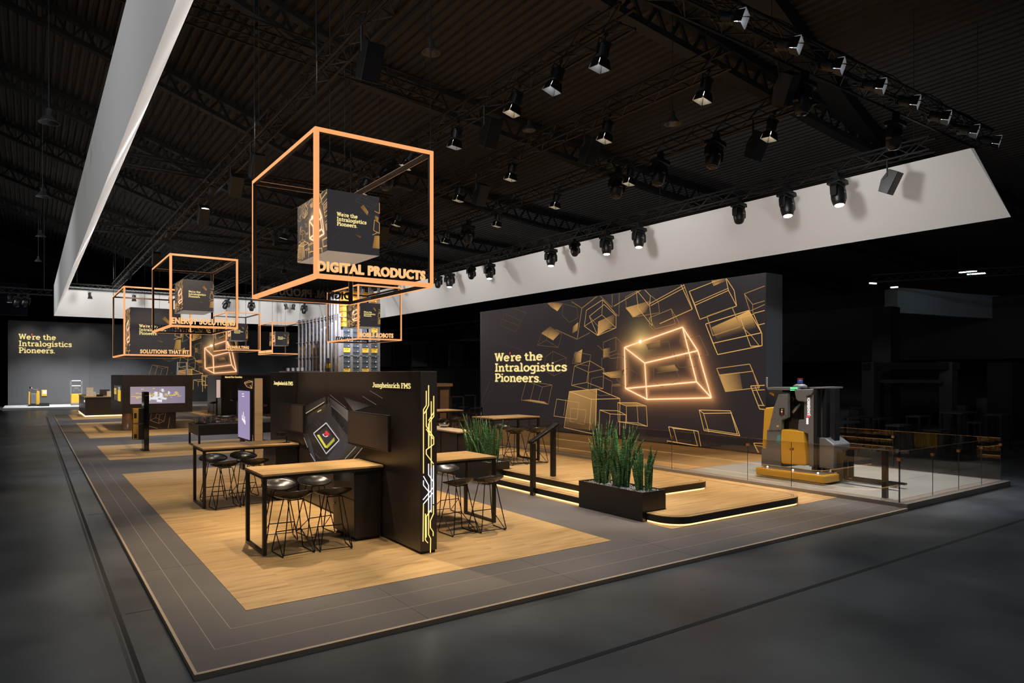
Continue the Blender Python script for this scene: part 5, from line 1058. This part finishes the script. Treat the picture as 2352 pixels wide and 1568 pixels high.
# reception counter
t = thing('counter', 'dark reception counter with oak top and glowing base at the rear left', 'counter', (3.4, 48.5, .054))
MB().box(2.49, 5.2, 45.4, 51.6, .12, 1.14).build('body', 'brown_black', t); MB().box(2.45, 5.24, 45.36, 51.64, 1.14, 1.17).build('worktop', 'oak_top', t); MB().box(2.47, 5.22, 45.38, 51.62, .06, .12).build('led_strip', 'led_warm', t); MB().box(2.48, 2.49, 45.7, 46.3, .86, .98).build('sign_plate', 'sign_white', t)
def on_counter(px_, y): return gy(px_, 905, y).x
x = on_counter(241, 46.6); t = thing('laptop', 'open laptop on the reception counter', 'laptop', (x, 46.6, 1.17)); MB().box(x - .22, x + .22, 46.4, 46.8, 1.171, 1.19).build('keyboard_base', 'steel', t); MB().box(x - .25, x + .25, 46.8, 46.83, 1.19, 1.55).build('lid', 'chrome', t); MB().box(x - .23, x + .23, 46.795, 46.8, 1.21, 1.53).build('display', 'screen_off', t)
for k, (px_, y, w_, h_, mn, lb) in enumerate(((206, 47.4, .18, .5, 'paper', 'tall stack of leaflets on the reception counter'), (213, 46.7, .14, .26, 'paper', 'short leaflet rack on the reception counter'), (222, 46.2, .13, .16, 'paper', 'pale card tray near the counter front'), (229, 46.0, .16, .12, 'black', 'small dark device on the reception counter'), (250, 46.2, .1, .3, 'paper', 'small pale stand beside the laptop'))):
    x = on_counter(px_, y); label(MB().box(x - w_, x + w_, y - .1, y + .1, 1.171, 1.171 + h_).build('leaflet_holder' if mn == 'paper' else 'device', mn), lb, 'leaflet holder' if mn == 'paper' else 'device')
label(MB().box(5.3, 6.0, 44.9, 45.5, .054, .3).build('step_box', 'oak_light'), 'pale low box beside the glowing counter base', 'box')
# consulting wall
t = thing('partition_wall', 'brown partition wall titled Material Flow Consulting behind the tall screen frame', 'partition', (10.5, 42.9, .054))
MB().box(9.13, 12.2, 42.7, 46.5, .054, 2.40).build('panel_body', 'brown_black', t); m = MB(); a, b = gy(517, 868, 42.7), gy(556, 868, 42.7); sans(m, 'Material Flow Consulting', Vector((a.x, 42.7, a.z - .02)), (1, 0, 0), (0, 0, 1), (0, -1, 0), b.x - a.x, .13, .03, .02); m.build('lettering', 'letter_yellow', t)
s = MB().box(10.0, 11.1, 42.62, 42.7, 1.2, 1.85).build('screen', 'screen_off', t)
t = thing('display_totem', 'small upright screen totem left of the consulting wall', 'display', (8.9, 42.5, .054)); a, b = gy(497, 872, 42.4), gy(506, 913, 42.4)
MB().box(a.x - .03, b.x + .03, 42.4, 42.46, b.z - .04, a.z + .04).build('housing', 'black', t); MB().box(a.x, b.x, 42.395, 42.4, b.z, a.z).build('display', mat('totem_glow', (.1, .1, .1), .4, emit=(.55, .38, .32), es=1), t); MB().box(a.x - .02, a.x + .06, 42.4, 42.46, .054, b.z).build('post', 'black', t); MB().box(a.x - .05, b.x + .1, 42.2, 42.7, .054, .08).build('foot', 'black', t)
a = gz(545, 957, .05)
t = thing('swivel_chair', 'dark swivel chair in front of the consulting wall', 'chair', (a.x, a.y, .054))
MB().box(a.x - .3, a.x + .3, a.y - .25, a.y + .3, .95, 1.02).build('seat', 'seat_black', t, bevel=.02); MB().box(a.x - .28, a.x + .28, a.y + .3, a.y + .36, 1.02, 1.5).build('backrest', 'seat_black', t, bevel=.02); MB().tube([(a.x, a.y, .1), (a.x, a.y, .95)], .03).build('column', 'steel', t)
for k in range(5): MB().tube([(a.x, a.y, .14), (a.x + .35 * math.cos(k * 1.257), a.y + .35 * math.sin(k * 1.257), .075)], .02).build('leg', 'black', t)
# ladder behind
a, b = gy(408, 832, 52), gy(428, 832, 52)
t = thing('stepladder', 'white stepladder standing behind the floating screen box', 'ladder', ((a.x + b.x) / 2, 52.3, .054))
for s_ in (-1, 1): MB().bar(((a.x + b.x) / 2 + s_ * .38, 52.6, .0), ((a.x + b.x) / 2 + s_ * .28, 52, 3.3), .07).build('stile', 'chair_light', t); MB().bar(((a.x + b.x) / 2 + s_ * .38, 51.2, .0), ((a.x + b.x) / 2 + s_ * .28, 51.95, 3.25), .06).build('rear_stile', 'chair_light', t)
for k in range(11): z = .35 + k * .29; hw = .38 - .1 * z / 3.3; y = 52.6 - .6 * z / 3.3; MB().box((a.x + b.x) / 2 - hw, (a.x + b.x) / 2 + hw, y - .05, y + .05, z, z + .03).build('rung', 'chair_light', t)
# two trucks on the bright strip
p, q = gy(64, 932, 61), gy(92, 932, 61)
t = thing('tow_tractor', 'small yellow and grey stand-on tow tractor at the far left', 'tow tractor', ((p.x + q.x) / 2, 61, .13)); cx_, w_ = (p.x + q.x) / 2, (q.x - p.x) / 2 * .95
MB().prism([(cx_ - w_, .2), (cx_ - w_ * .62, .2), (cx_ - w_ * .65, 1.15), (cx_ - w_ * .95, 1.2)], 'y', 60.6, 61.6).build('side_cover', 'truck_yellow', t, bevel=.03); MB().prism([(cx_ + w_ * .35, .2), (cx_ + w_, .2), (cx_ + w_ * .95, 1.2), (cx_ + w_ * .5, 1.25), (cx_ + w_ * .35, .95)], 'y', 60.6, 61.6).build('side_cover', 'truck_yellow', t, bevel=.03)
MB().box(cx_ - w_ * .62, cx_ + w_ * .36, 60.55, 61.5, .3, 1.05).build('body', 'truck_grey', t, bevel=.04); MB().box(cx_ - w_, cx_ + w_, 60.5, 61.7, .14, .26).build('chassis', 'black', t, bevel=.03); MB().tube([(cx_ - w_ * .4, 61, 1.1), (cx_ - w_ * .2, 61, 1.35), (cx_ + w_ * .3, 61, 1.3), (cx_ + w_ * .7, 61, 1.38)], .05, 8).build('steering_bar', 'steel', t); MB().lathe([(.09, 0), (.11, .1), (.08, .16)], (cx_ - w_ * .5, 61, 1.4), 12).build('beacon', 'chrome', t)
p, q = gy(163, 930, 61), gy(188, 930, 61); cx_, w_ = (p.x + q.x) / 2, (q.x - p.x) / 2
t = thing('reach_truck', 'small reach truck with open grey mast left of the reception counter', 'reach truck', (cx_, 61, .13))
MB().box(cx_ - w_, cx_ + w_ * .9, 60.6, 61.6, .25, .98).build('body', 'truck_yellow', t, bevel=.04); MB().box(cx_ - w_, cx_ + w_, 60.5, 61.6, .14, .3).build('chassis', 'truck_grey', t, bevel=.02)
for s_ in (-1, 1): MB().box(cx_ + s_ * w_ - .05, cx_ + s_ * w_ + .05, 61.2, 61.3, .9, 2.0).build('mast_rail', 'truck_grey', t)
for z in (1.55, 1.93): MB().box(cx_ - w_, cx_ + w_, 61.2, 61.28, z, z + .07).build('crossbar', 'chair_light', t)
MB().tube([(cx_ - w_ * .6, 60.9, 1.2), (cx_ - w_ * .3, 60.9, 1.4), (cx_ + w_ * .3, 60.9, 1.4), (cx_ + w_ * .6, 60.9, 1.2)], .05, 8).build('control_bow', 'steel', t)

# ================================================================== TRUSSES AND STAGE LIGHTS
def truss(lab, p0, p1, w=.29, m_='truss', group='lighting trusses'):
    p0, p1 = Vector(p0), Vector(p1); d = (p1 - p0); L_ = d.length; d.normalize(); s = Vector((-d.y, d.x, 0)) * w / 2; u = Vector((0, 0, w / 2)); m = MB()
    ch = [s + u, s - u, -s - u, -s + u]
    for c in ch: m.tube([p0 + c, p1 + c], .026, 6)
    n = int(L_ / .42)
    for i in range(n):
        a, b = p0 + d * (L_ * i / n), p0 + d * (L_ * (i + 1) / n)
        for k in range(4):
            c1, c2 = ch[k], ch[(k + 1) % 4]
            if (i + k) % 2: c1, c2 = c2, c1
            m.tube([a + c1, b + c2], .011, 4, cap=False)
    t = thing('lighting_truss', lab, 'truss', tuple((p0 + p1) / 2), group=group); m.build('lattice', m_, t)
    k = max(2, int(L_ / 7))
    for i in range(k + 1):
        q = p0 + d * (.4 + (L_ - .8) * i / k); MB().tube([q + Vector((0, 0, w / 2)), (q.x, q.y, roof_z(q.x) + .08)], .008, 5).build('hanging_cable', 'cable', t)
    return t
TZ = 7.6; TXS = [4.0, 7.0, 9.2, 11.7, 16.45]
for k, x in enumerate(TXS): truss('lighting truss running along the stand, %s from the left' % ('first', 'second', 'third', 'fourth', 'fifth')[k], (x, 7.05, TZ), (x, 46.25, TZ))
truss('front lighting truss crossing the stand above its open side', (1.6, 6.75, 8.0), (18.4, 6.75, 8.0), .34)
truss('rear cross truss in front of the back fascia', (1.75, 46.5, 7.5), (16.8, 46.5, 7.5))
truss('middle cross truss above the left light cubes', (1.7, 20.5, 8.1), (9.6, 20.5, 8.1)); truss('second cross truss above the left row', (1.7, 30.5, 8.1), (9.6, 30.5, 8.1))
truss('high hall truss crossing above the first light cube', (-2, 15.5, 10.4), (8.6, 15.5, 9.6), .4)
# cables looped along the front truss
m = MB(); rr = random.Random(2)
for k in range(4):
    pts = [(8 + i * .25, 6.62 + .1 * k + rr.uniform(-.03, .03), 8.22 + .02 * k + .05 * math.sin(i * .9 + k)) for i in range(42)]; m.tube(pts, .013, 5)
label(m.build('cable_loom', 'cable', smooth=True), 'bundle of cables draped along the top of the front truss', 'cable')

def spot_proto(name, lens, lab):
    """profile spotlight with barn doors, hanging from its clamp; origin at the clamp, lamp looks down"""
    t = thing(name, lab, 'stage light', (0, 0, 0), group='stage lights on the trusses')
    MB().tube([(0, 0, .10), (0, 0, -.05)], .018, 8).box(-.035, .035, -.03, .03, .03, .1).build('clamp', 'fixture', t, local=True)
    m = MB(); m.box(-.16, .16, -.018, .018, -.065, -.05); m.box(-.165, -.155, -.018, .018, -.34, -.05); m.box(.155, .165, -.018, .018, -.34, -.05); m.build('yoke', 'fixture', t, local=True)
    m = MB(); m.lathe([(.11, -.13), (.135, -.16), (.135, -.40), (.12, -.43), (.118, -.46)], n=18); m.box(-.09, .09, -.13, .13, -.2, -.12)
    for k in range(5): m.lathe([(.14, -.2 - k * .035), (.14, -.21 - k * .035)], n=18)
    m.build('housing', 'fixture', t, local=True)
    m = MB(); m.lathe([(.104, -.461), (.10, -.466)], n=18); m.build('lens', lens, t, local=True)
    do = MB(); di = MB()
    for k in range(4):
        Rm = Matrix.Rotation(R(90 * k), 3, 'Z'); w0, w1 = .12, (.17, .13)[k % 2]; y0, y1, z0, z1 = .122, .165, -.45, -.66
        P = [Rm @ Vector(v) for v in ((-w0, y0, z0), (w0, y0, z0), (w1, y1, z1), (-w1, y1, z1))]; nrm = (Rm @ Vector((0, .006, .004)))
        do.add([p + nrm for p in P] + P, [(0, 1, 2, 3), (0, 4, 5, 1), (1, 5, 6, 2), (2, 6, 7, 3), (3, 7, 4, 0)]); di.add([p - nrm * .3 for p in P], [(0, 1, 2, 3)])
    do.build('barn_doors', 'fixture', t, local=True); di.build('barn_door_lining', 'door_inside', t, local=True)
    return t
def mover_proto(name, lens, lab):
    t = thing(name, lab, 'moving light', (0, 0, 0), group='moving lights on the trusses')
    m = MB(); m.box(-.06, .06, -.05, .05, -.06, .12); m.build('clamp', 'fixture', t, local=True)
    MB().prism([(-.19, -.16), (.19, -.16), (.17, -.06), (-.17, -.06)], 'y', -.15, .15).build('base', 'fixture', t, local=True, bevel=.015)
    m = MB()
    for s in (-1, 1): m.prism([(s * .13, -.16), (s * .19, -.17), (s * .235, -.26), (s * .235, -.42), (s * .205, -.46), (s * .18, -.40), (s * .175, -.27)], 'y', -.06, .06)
    m.box(-.19, .19, -.07, .07, -.19, -.15); m.build('yoke', 'fixture', t, local=True, bevel=.008)
    m = MB(); m.lathe([(.07, -.20), (.125, -.24), (.155, -.34), (.155, -.46), (.14, -.54), (.115, -.61), (.10, -.62)], n=22); m.build('head', 'fixture', t, local=True, smooth=True)
    m = MB(); m.lathe([(.095, -.622), (.085, -.635), (.03, -.645)], n=20); m.build('lens', lens, t, local=True)
    MB().box(-.04, .03, -.158, -.150, -.39, -.375).build('name_plate', 'chair_light', t, local=True)
    return t
def speaker_proto(lab):
    t = thing('loudspeaker', lab, 'loudspeaker', (0, 0, 0), group='loudspeakers on the trusses')
    MB().tube([(0, 0, .1), (0, 0, -.35), (.0, .12, -.42)], .022, 8).build('hanger', 'fixture', t, local=True)
    Rm = Matrix.Rotation(R(28), 3, 'X'); m = MB(); vs = [Rm @ Vector(v) + Vector((.16, 0, -.5)) for v in [(x, y * (1 if x2 else 1), z) for x, x2 in ((-.17, 0), (.17, 1)) for (y, z) in ((-.18, -.33), (.12, -.33), (.2, 0), (.12, .33), (-.18, .33))]]
    m.add(vs, [(0, 1, 2, 3, 4), (9, 8, 7, 6, 5)] + [(i, 5 + i, 5 + (i + 1) % 5, (i + 1) % 5) for i in range(5)]); m.build('cabinet', 'fixture', t, local=True, bevel=.01)
    vs = [Rm @ Vector(v) + Vector((.16, 0, -.5)) for v in ((-.15, -.183, -.3), (.15, -.183, -.3), (.15, -.183, .3), (-.15, -.183, .3))]; MB().add(vs, [(0, 1, 2, 3)]).build('grille', 'fixture', t, local=True)
    return t
PROT = {}
CO = {'w': 'warm white', 'c': 'cool white', 's': 'bright starry'}
ORD = ['first', 'second', 'third', 'fourth', 'fifth', 'sixth', 'seventh', 'eighth', 'ninth', 'tenth', 'eleventh', 'twelfth', 'thirteenth', 'fourteenth', 'fifteenth', 'sixteenth']
TN = ['leftmost truss', 'second truss from the left', 'middle truss', 'fourth truss from the left', 'truss beside the right fascia']
def fixture(kind, loc, rx, ry, rz, lab):
    key = kind
    if key not in PROT:
        if kind[0] == 'B': o = spot_proto('stage_spotlight', {'w': 'lens_warm', 'c': 'lens_cool', 's': 'lens_star'}[kind[1]], lab)
        elif kind[0] == 'M': o = mover_proto('moving_light', {'w': 'lens_warm', 'c': 'lens_star', 'o': 'lens_off'}[kind[1]], lab)
        else: o = speaker_proto(lab)
        PROT[key] = o
    else: o = dup(PROT[key], lab=lab)
    sc_ = {'B': .70, 'M': 1.0 if kind == 'Mo' else 1.15, 'L': .8}[kind[0]]; o.scale = (sc_, sc_, sc_)
    o['label'] = lab; o.location = (loc[0], loc[1], loc[2] + {'B': .035, 'M': -.02, 'L': .02}[kind[0]]); o.rotation_euler = (R(rx), R(ry), R(rz)); return o
FX_ = [  # truss index, kind, pixel of the lamp mouth, tilt x, tilt y
 (0, 'Bc', 506, 468, 25, 15), (0, 'Bc', 402, 560, 25, 15), (0, 'Bc', 310, 640, 20, 15), (0, 'L', 545, 415, 10, 0), (0, 'L', 470, 478, 10, 0), (0, 'L', 852, 120, 0, 0), (0, 'L', 592, 350, 0, 0), (0, 'L', 360, 600, 0, 0),
 (1, 'Bw', 1207, 248, 7, 14), (1, 'Bc', 1303, 225, 7, 16), (1, 'Bc', 1407, 185, 7, 8), (1, 'Bc', 1066, 352, 7, 6), (1, 'L', 1127, 290, 0, 0), (1, 'Bs', 968, 390, 15, 25), (1, 'Bs', 862, 436, 15, 20), (1, 'Bc', 640, 548, 15, -15), (1, 'Bs', 668, 540, 10, 10), (1, 'Bs', 585, 590, 15, -20), (1, 'Mo', 915, 415, 0, 20), (1, 'Bs', 519, 622, 15, 15), (1, 'L', 760, 500, 0, 0), (1, 'Bc', 735, 650, 10, 10),
 (2, 'Bw', 1412, 332, 7, 10), (2, 'Bw', 1192, 418, 7, 8), (2, 'Bw', 1071, 466, 7, 8), (2, 'L', 1355, 360, 0, 0), (2, 'L', 1105, 455, 0, 0), (2, 'Bw', 928, 522, 7, 12), (2, 'Bw', 608, 645, 10, 0), (2, 'Bs', 660, 625, 10, 0), (2, 'L', 880, 545, 0, 0), (2, 'Bw', 1640, 250, 7, 10),
 (3, 'Bw', 1788, 328, 7, 10), (3, 'Bw', 1463, 428, 7, 10), (3, 'Bw', 1292, 480, 7, 10), (3, 'Bw', 1156, 522, 7, 8), (3, 'Bw', 1036, 556, 7, 8), (3, 'Mo', 1430, 432, 0, 8), (3, 'Mo', 1527, 405, 0, 8), (3, 'Mo', 1655, 385, 0, 12), (3, 'L', 1740, 352, 0, 0), (3, 'Mo', 1085, 550, 0, 5),
 (4, 'Mc', 1930, 468, -8, 6), (4, 'Mc', 1813, 494, -8, 6), (4, 'Mo', 1704, 520, -6, 6), (4, 'Mw', 1475, 565, -5, 6), (4, 'Mw', 1400, 578, -5, 4), (4, 'Mo', 1326, 596, -25, 20), (4, 'Mw', 1272, 606, -5, 4), (4, 'Mw', 1131, 636, -5, 4), (4, 'Mo', 1088, 645, -25, 15), (4, 'Mc', 1039, 655, -5, 4), (4, 'Mo', 1012, 660, -5, 4), (4, 'L', 2045, 450, 0, 0), (4, 'Bs', 915, 690, 0, 0)]
cnt = {}
for ti, kind, px_, py_, tx, ty in FX_:
    X = TXS[ti]; p = gx(px_, py_, X); nmk = {'B': 'spotlight', 'M': 'moving light', 'L': 'loudspeaker'}[kind[0]]
    cnt[(ti, kind[0])] = cnt.get((ti, kind[0]), 0) + 1
    lab = '%s %s number %d listed along the %s' % ({'w': 'warm lit', 'c': 'cool lit', 's': 'brightly flaring', 'o': 'unlit black'}.get(kind[1:] or '', 'black'), nmk, cnt[(ti, kind[0])], TN[ti])
    fixture(kind, (X - .145, p.y, TZ - .265), tx, ty, 0, lab)
EX = [(y, px) for y, px in ()]
for k, (px_, py_) in enumerate([(1641, 61), (1769, 118), (1870, 163), (1968, 211), (2048, 252), (2121, 288), (2188, 320), (2240, 345), (1490, 12)]):
    p = gy(px_, py_, 6.6); fixture('Bc', (p.x, 6.58, 7.73), -72, 8, 22, 'cool lit barn door spotlight turned outwards, %s along the front truss' % ORD[k])
for k, px_ in enumerate((1790, 1850, 2060)): p = gy(px_, 250, 6.9); fixture('L' if k < 1 else 'Mo', (p.x, 6.92, 7.73), 5, -20 if k == 0 else 0, 0, 'unlit black fixture under the front truss, %s' % ORD[k])
# lamps in front of the rear fascia
for k, (px_, py_, kd) in enumerate([(207, 684, 'Bs'), (308, 686, 'Bs'), (525, 700, 'Mo'), (578, 700, 'Mo'), (655, 708, 'Bs'), (676, 712, 'Bs'), (700, 704, 'Mo'), (392, 692, 'Bs')]):
    p = gy(px_, py_, 46.3); fixture(kd, (p.x, 46.355, 7.24), 0, (0, 0, 25, 0, -15, 10, 5, 0)[k], 0, 'small far lamp before the rear fascia, %s counted from the left' % ORD[k])
# old hall lamps hanging at the left
def bay(q, lab):
    t = thing('high_bay_lamp', lab, 'hall lamp', q, group='unlit bell lamps hanging in the hall on the left')
    t.scale = (.55, .55, .55)
    MB().lathe([(.05, .55), (.10, .5), (.10, .30), (.16, .26), (.30, .06), (.36, 0), (.34, 0), (.28, .06), (.14, .24), (.05, .26)], n=24).build('shade', 'hall_lamp', t, smooth=True, local=True)
    MB().tube([(0, 0, .5), (0, 0, (roof_z(q.x) - q.z) / .55)], .02, 5).build('cable', 'cable', t, local=True); MB().lathe([(.07, .26), (.09, .15), (.05, .08)], n=12).build('bulb', 'hall_lamp', t, local=True); return t
MATS['hall_lamp'] = mat('hall_lamp', (.10, .10, .10), .35, metal=.3)
for k, (px_, py_, d) in enumerate([(112, 282, 14), (98, 452, 22), (93, 543, 30), (88, 600, 40), (990, 122, 14), (1215, 300, 20), (1545, 285, 16)]):
    a = (px_ - CX0) / FPX; q = Vector((FW[0] + a * RT[0], FW[1] + a * RT[1], (HOR - py_) / FPX)) * d + Vector((0, 0, CAM_H)); lab = ('nearest bell shaped hall lamp at the upper left', 'second bell shaped hall lamp at the left', 'third bell shaped hall lamp, further down the left', 'farthest bell shaped hall lamp at the left', 'dark bell lamp above the nearest light cube', 'dark bell lamp between the second and middle truss', 'dark bell lamp high between the middle trusses')[k]
    bay(q, lab)

# ================================================================== THE HALL AROUND
# neighbouring stand on the right: hanging bands, truss with tubes, dark furniture
def band(pxs, y0, y1, dist, lab, m_='banner_grey', depth=.5):
    pts = []
    for px_, dd in pxs:
        a = (px_ - CX0) / FPX; pts.append(Vector((FW[0] + a * RT[0], FW[1] + a * RT[1], 0)) * (dist + dd))
    k0 = CAM_H + (HOR - y1) / FPX * dist; k1 = CAM_H + (HOR - y0) / FPX * dist; m = MB(); f = Vector((FW[0], FW[1], 0)) * depth; n = len(pts)
    for i in range(n - 1):
        a, b = pts[i], pts[i + 1]; z0, z1 = Vector((0, 0, k0)), Vector((0, 0, k1))
        m.add([a + z0, b + z0, b + z1, a + z1, a + z0 + f, b + z0 + f, b + z1 + f, a + z1 + f], [(0, 1, 2, 3), (5, 4, 7, 6), (0, 4, 5, 1), (3, 2, 6, 7), (0, 3, 7, 4), (1, 5, 6, 2)])
    return label(m.build('hanging_banner', m_), lab, 'banner')
band([(2046, .5), (2062, 0), (2100, .4), (2200, 2), (2420, 5)], 660, 718, 30, 'large grey hanging banner band of the neighbouring stand at the right edge')
band([(2146, 6), (2260, 7), (2420, 9)], 712, 735, 31, 'slim lower grey banner band below the large one')
a = gy(2000, 645, 14); T0 = Vector((FW[0] + (2000 - CX0) / FPX * RT[0], FW[1] + (2000 - CX0) / FPX * RT[1], 0)) * 29; T1 = Vector((FW[0] + (2420 - CX0) / FPX * RT[0], FW[1] + (2420 - CX0) / FPX * RT[1], 0)) * 27
zz = CAM_H + (HOR - 640) / FPX * 29; truss('dark truss above the neighbouring banner on the right', (T0.x, T0.y, zz), (T1.x, T1.y, zz + .1), .3, 'hall_steel')
for k, (p0, p1, y0, y1) in enumerate(((1997, 2013, 650, 651), (2046, 2062, 660, 659), (2203, 2243, 626, 622), (2222, 2263, 630, 627))):
    P = [Vector((FW[0] + (q - CX0) / FPX * RT[0], FW[1] + (q - CX0) / FPX * RT[1], (HOR - yy_) / FPX)) * 28.3 + Vector((0, 0, CAM_H)) for q, yy_ in ((p0, y0), (p1, y1))]
    label(MB().bar(P[0], P[1], .05).build('tube_lamp', 'tube_light'), 'lit white tube lamp on the neighbouring truss, %s from the left' % ORD[k], 'lamp', 'tube lamps of the neighbouring stand')
# far dark wall with panels, crane rail and furniture silhouettes at right
MATS['far_grey'] = mat('far_grey', (.06, .062, .066), .8); MATS['far_dark'] = mat('far_dark', (.018, .018, .02), .7); MATS['far_light'] = mat('far_light', (.12, .12, .125), .8)
struct('wall_side', MB().box(38, 38.3, 10, 80, 3.2, 6.2), 'far_grey', 'faint grey panel band on the far right side of the hall')
for k, (px_, w_, h0, h1, dd, m_, lb) in enumerate([(2035, .35, 0, 5.0, 26, 'far_dark', 'tall dark pillar behind the show platform'), (2000, .22, .6, 2.9, 25, 'far_grey', 'dark frame post left of the pillar'), (2178, .22, .6, 2.9, 25, 'far_grey', 'dark frame post right of the pillar')]):
    a = (px_ - CX0) / FPX; q = Vector((FW[0] + a * RT[0], FW[1] + a * RT[1], 0)) * dd; label(MB().box(q.x - w_, q.x + w_, q.y - w_, q.y + w_, 0, h1).build('pillar', m_), lb, 'pillar')
def dpos(px_, d): a = (px_ - CX0) / FPX; return Vector((FW[0] + a * RT[0], FW[1] + a * RT[1], 0)) * d
a, b = dpos(1985, 24.9), dpos(2200, 24.9); label(MB().bar((a.x, a.y, 2.75), (b.x, b.y, 2.75), .25).build('beam', 'far_dark'), 'dark cross beam of the frame behind the platform', 'beam')
a, b = dpos(2020, 24.8), dpos(2160, 24.8); label(MB().bar((a.x, a.y, 2.2), (b.x, b.y, 2.2), .12).build('beam', 'far_grey'), 'lower faint rail between the dark frame posts', 'beam')
m = MB()
label(MB().lathe([(1.5, 0), (4.6, .5), (5.2, 1.3), (4.2, 2.2), (2.0, 2.7), (.1, 2.8)], (dpos(2060, 37).x, dpos(2060, 37).y, 0), 28).build('covered_exhibit', 'far_dark', smooth=True), 'large rounded black covered exhibit behind the frame on the right', 'covered exhibit')
rr = random.Random(21)
for k in range(9):
    px_ = 1925 + k * 46; q = dpos(px_, 21 + rr.uniform(-1, 3)); s = rr.uniform(.35, .7); h = rr.uniform(.7, 1.15)
    t = thing('dark_table', 'faint unlit %s table behind the glass, %s from the left' % ('high' if h > .95 else 'low', ORD[k]), 'table', (q.x, q.y, 0), group='unlit tables of the neighbouring stand')
    MB().box(q.x - s, q.x + s, q.y - s * .6, q.y + s * .6, h, h + .05).build('tabletop', 'far_light' if k % 3 == 0 else 'far_grey', t)
    for sx_ in (-1, 1):
        for sy_ in (-1, 1): MB().box(q.x + sx_ * s * .9 - .03, q.x + sx_ * s * .9 + .03, q.y + sy_ * s * .5 - .03, q.y + sy_ * s * .5 + .03, 0, h).build('leg', 'far_dark', t)
for k in range(6):
    px_ = 1903 + k * 13; q = dpos(px_, 24 + (k % 3)); z0 = 0; o = MB()
    for j in range(3): o.box(q.x - .4 + .03 * j, q.x + .4 - .05 * j, q.y - .3, q.y + .3, z0 + j * .42, z0 + j * .42 + .36)
    label(o.build('carton_stack', 'far_light' if k % 2 else 'far_grey'), 'dim stack of flat cartons right of the forklift, %s from the left' % ORD[k], 'carton stack')
label(MB().box(dpos(2330, 26).x - 1.4, dpos(2330, 26).x + 1.4, dpos(2330, 26).y - .4, dpos(2330, 26).y + .4, 0, 2.9).build('cabinet', 'hall_wall_dark'), 'black tall cabinet at the right edge of the hall', 'cabinet')
for k, (px_, h_) in enumerate(((2220, 1.2), (2270, 1.5), (2310, 1.0))): q = dpos(px_, 27.5); label(MB().box(q.x - .6, q.x + .6, q.y - .2, q.y + .2, 0, h_).build('shelf_unit', 'far_grey'), 'dim low shelf unit beyond the right glass corner, %s' % ORD[k], 'shelf')
# dark neighbour panels behind the partition wall and tower, with faint picture panels
pn = []
q0, q1 = dpos(860, 58.6), dpos(1125, 58.6); m = MB(); e = Vector((FW[0], FW[1], 0)) * .2
m.add([q0, q1, q1 + Vector((0, 0, 5.3)), q0 + Vector((0, 0, 5.3)), q0 + e, q1 + e, q1 + e + Vector((0, 0, 5.3)), q0 + e + Vector((0, 0, 5.3))], [(0, 1, 2, 3), (5, 4, 7, 6), (0, 4, 5, 1), (3, 2, 6, 7), (0, 3, 7, 4), (1, 5, 6, 2)]); struct('wall_far', m, 'hall_wall_dark', 'dark neighbouring wall behind the stand')
for k in range(6):
    px_ = 880 + k * 42; q = dpos(px_, 58); label(MB().box(q.x - .7, q.x + .7, q.y - .1, q.y + .1, 3.1, 5.0).build('picture_panel', 'far_dark' if k % 2 else 'far_grey'), 'dim grey picture panel in the dark behind the stand, %s from the left' % ORD[k], 'picture panel', 'dim picture panels')
q = dpos(960, 60); truss('dim distant truss above the dark picture panels', (dpos(870, 60).x, dpos(870, 60).y, 6.0), (dpos(1110, 50).x, dpos(1110, 50).y, 6.2), .4, 'hall_steel')
for k in range(7):
    px_ = 1008 + k * 14; q = dpos(px_, 30 + k % 3); s = .35; h = 1.0 + .5 * (k % 2)
    label(MB().box(q.x - s, q.x + s, q.y - .03, q.y + .03, h - .06, h).box(q.x - s, q.x - s + .05, q.y - .03, q.y + .03, 0, h).box(q.x + s - .05, q.x + s, q.y - .03, q.y + .03, 0, h).build('frame_stand', 'far_grey'), 'faint frame in the dark between partition wall and picture wall, %s' % ORD[k], 'frame')
# leaning truss at far left with small lamps
truss('small dim truss at the left edge beside the white fascia', (-4.5, 47, 7.1), (1.0, 47, 7.1), .3, 'hall_steel')
for k, px_ in enumerate((22, 42, 64)): p = gy(px_, 700, 46.9); fixture('Bs' if k == 0 else 'Mo', (p.x, 46.855, 6.85), 0, 10 * k, 0, 'dim lamp on the truss at the left edge, %s' % ORD[k])
label(MB().box(-1.9, -.2, 55, 55.2, 6.3, 8.4).build('flag_cloth', 'blue_flag'), 'dark blue cloth high at the left behind the fascia', 'cloth')
for k, x in enumerate((-14, -9.5)): struct('trim_%d' % (30 + k), MB().box(x, x + .35, 60, 60.35, 0, 17), 'hall_steel', 'dark steel column at the far left of the hall, %s' % ORD[k])
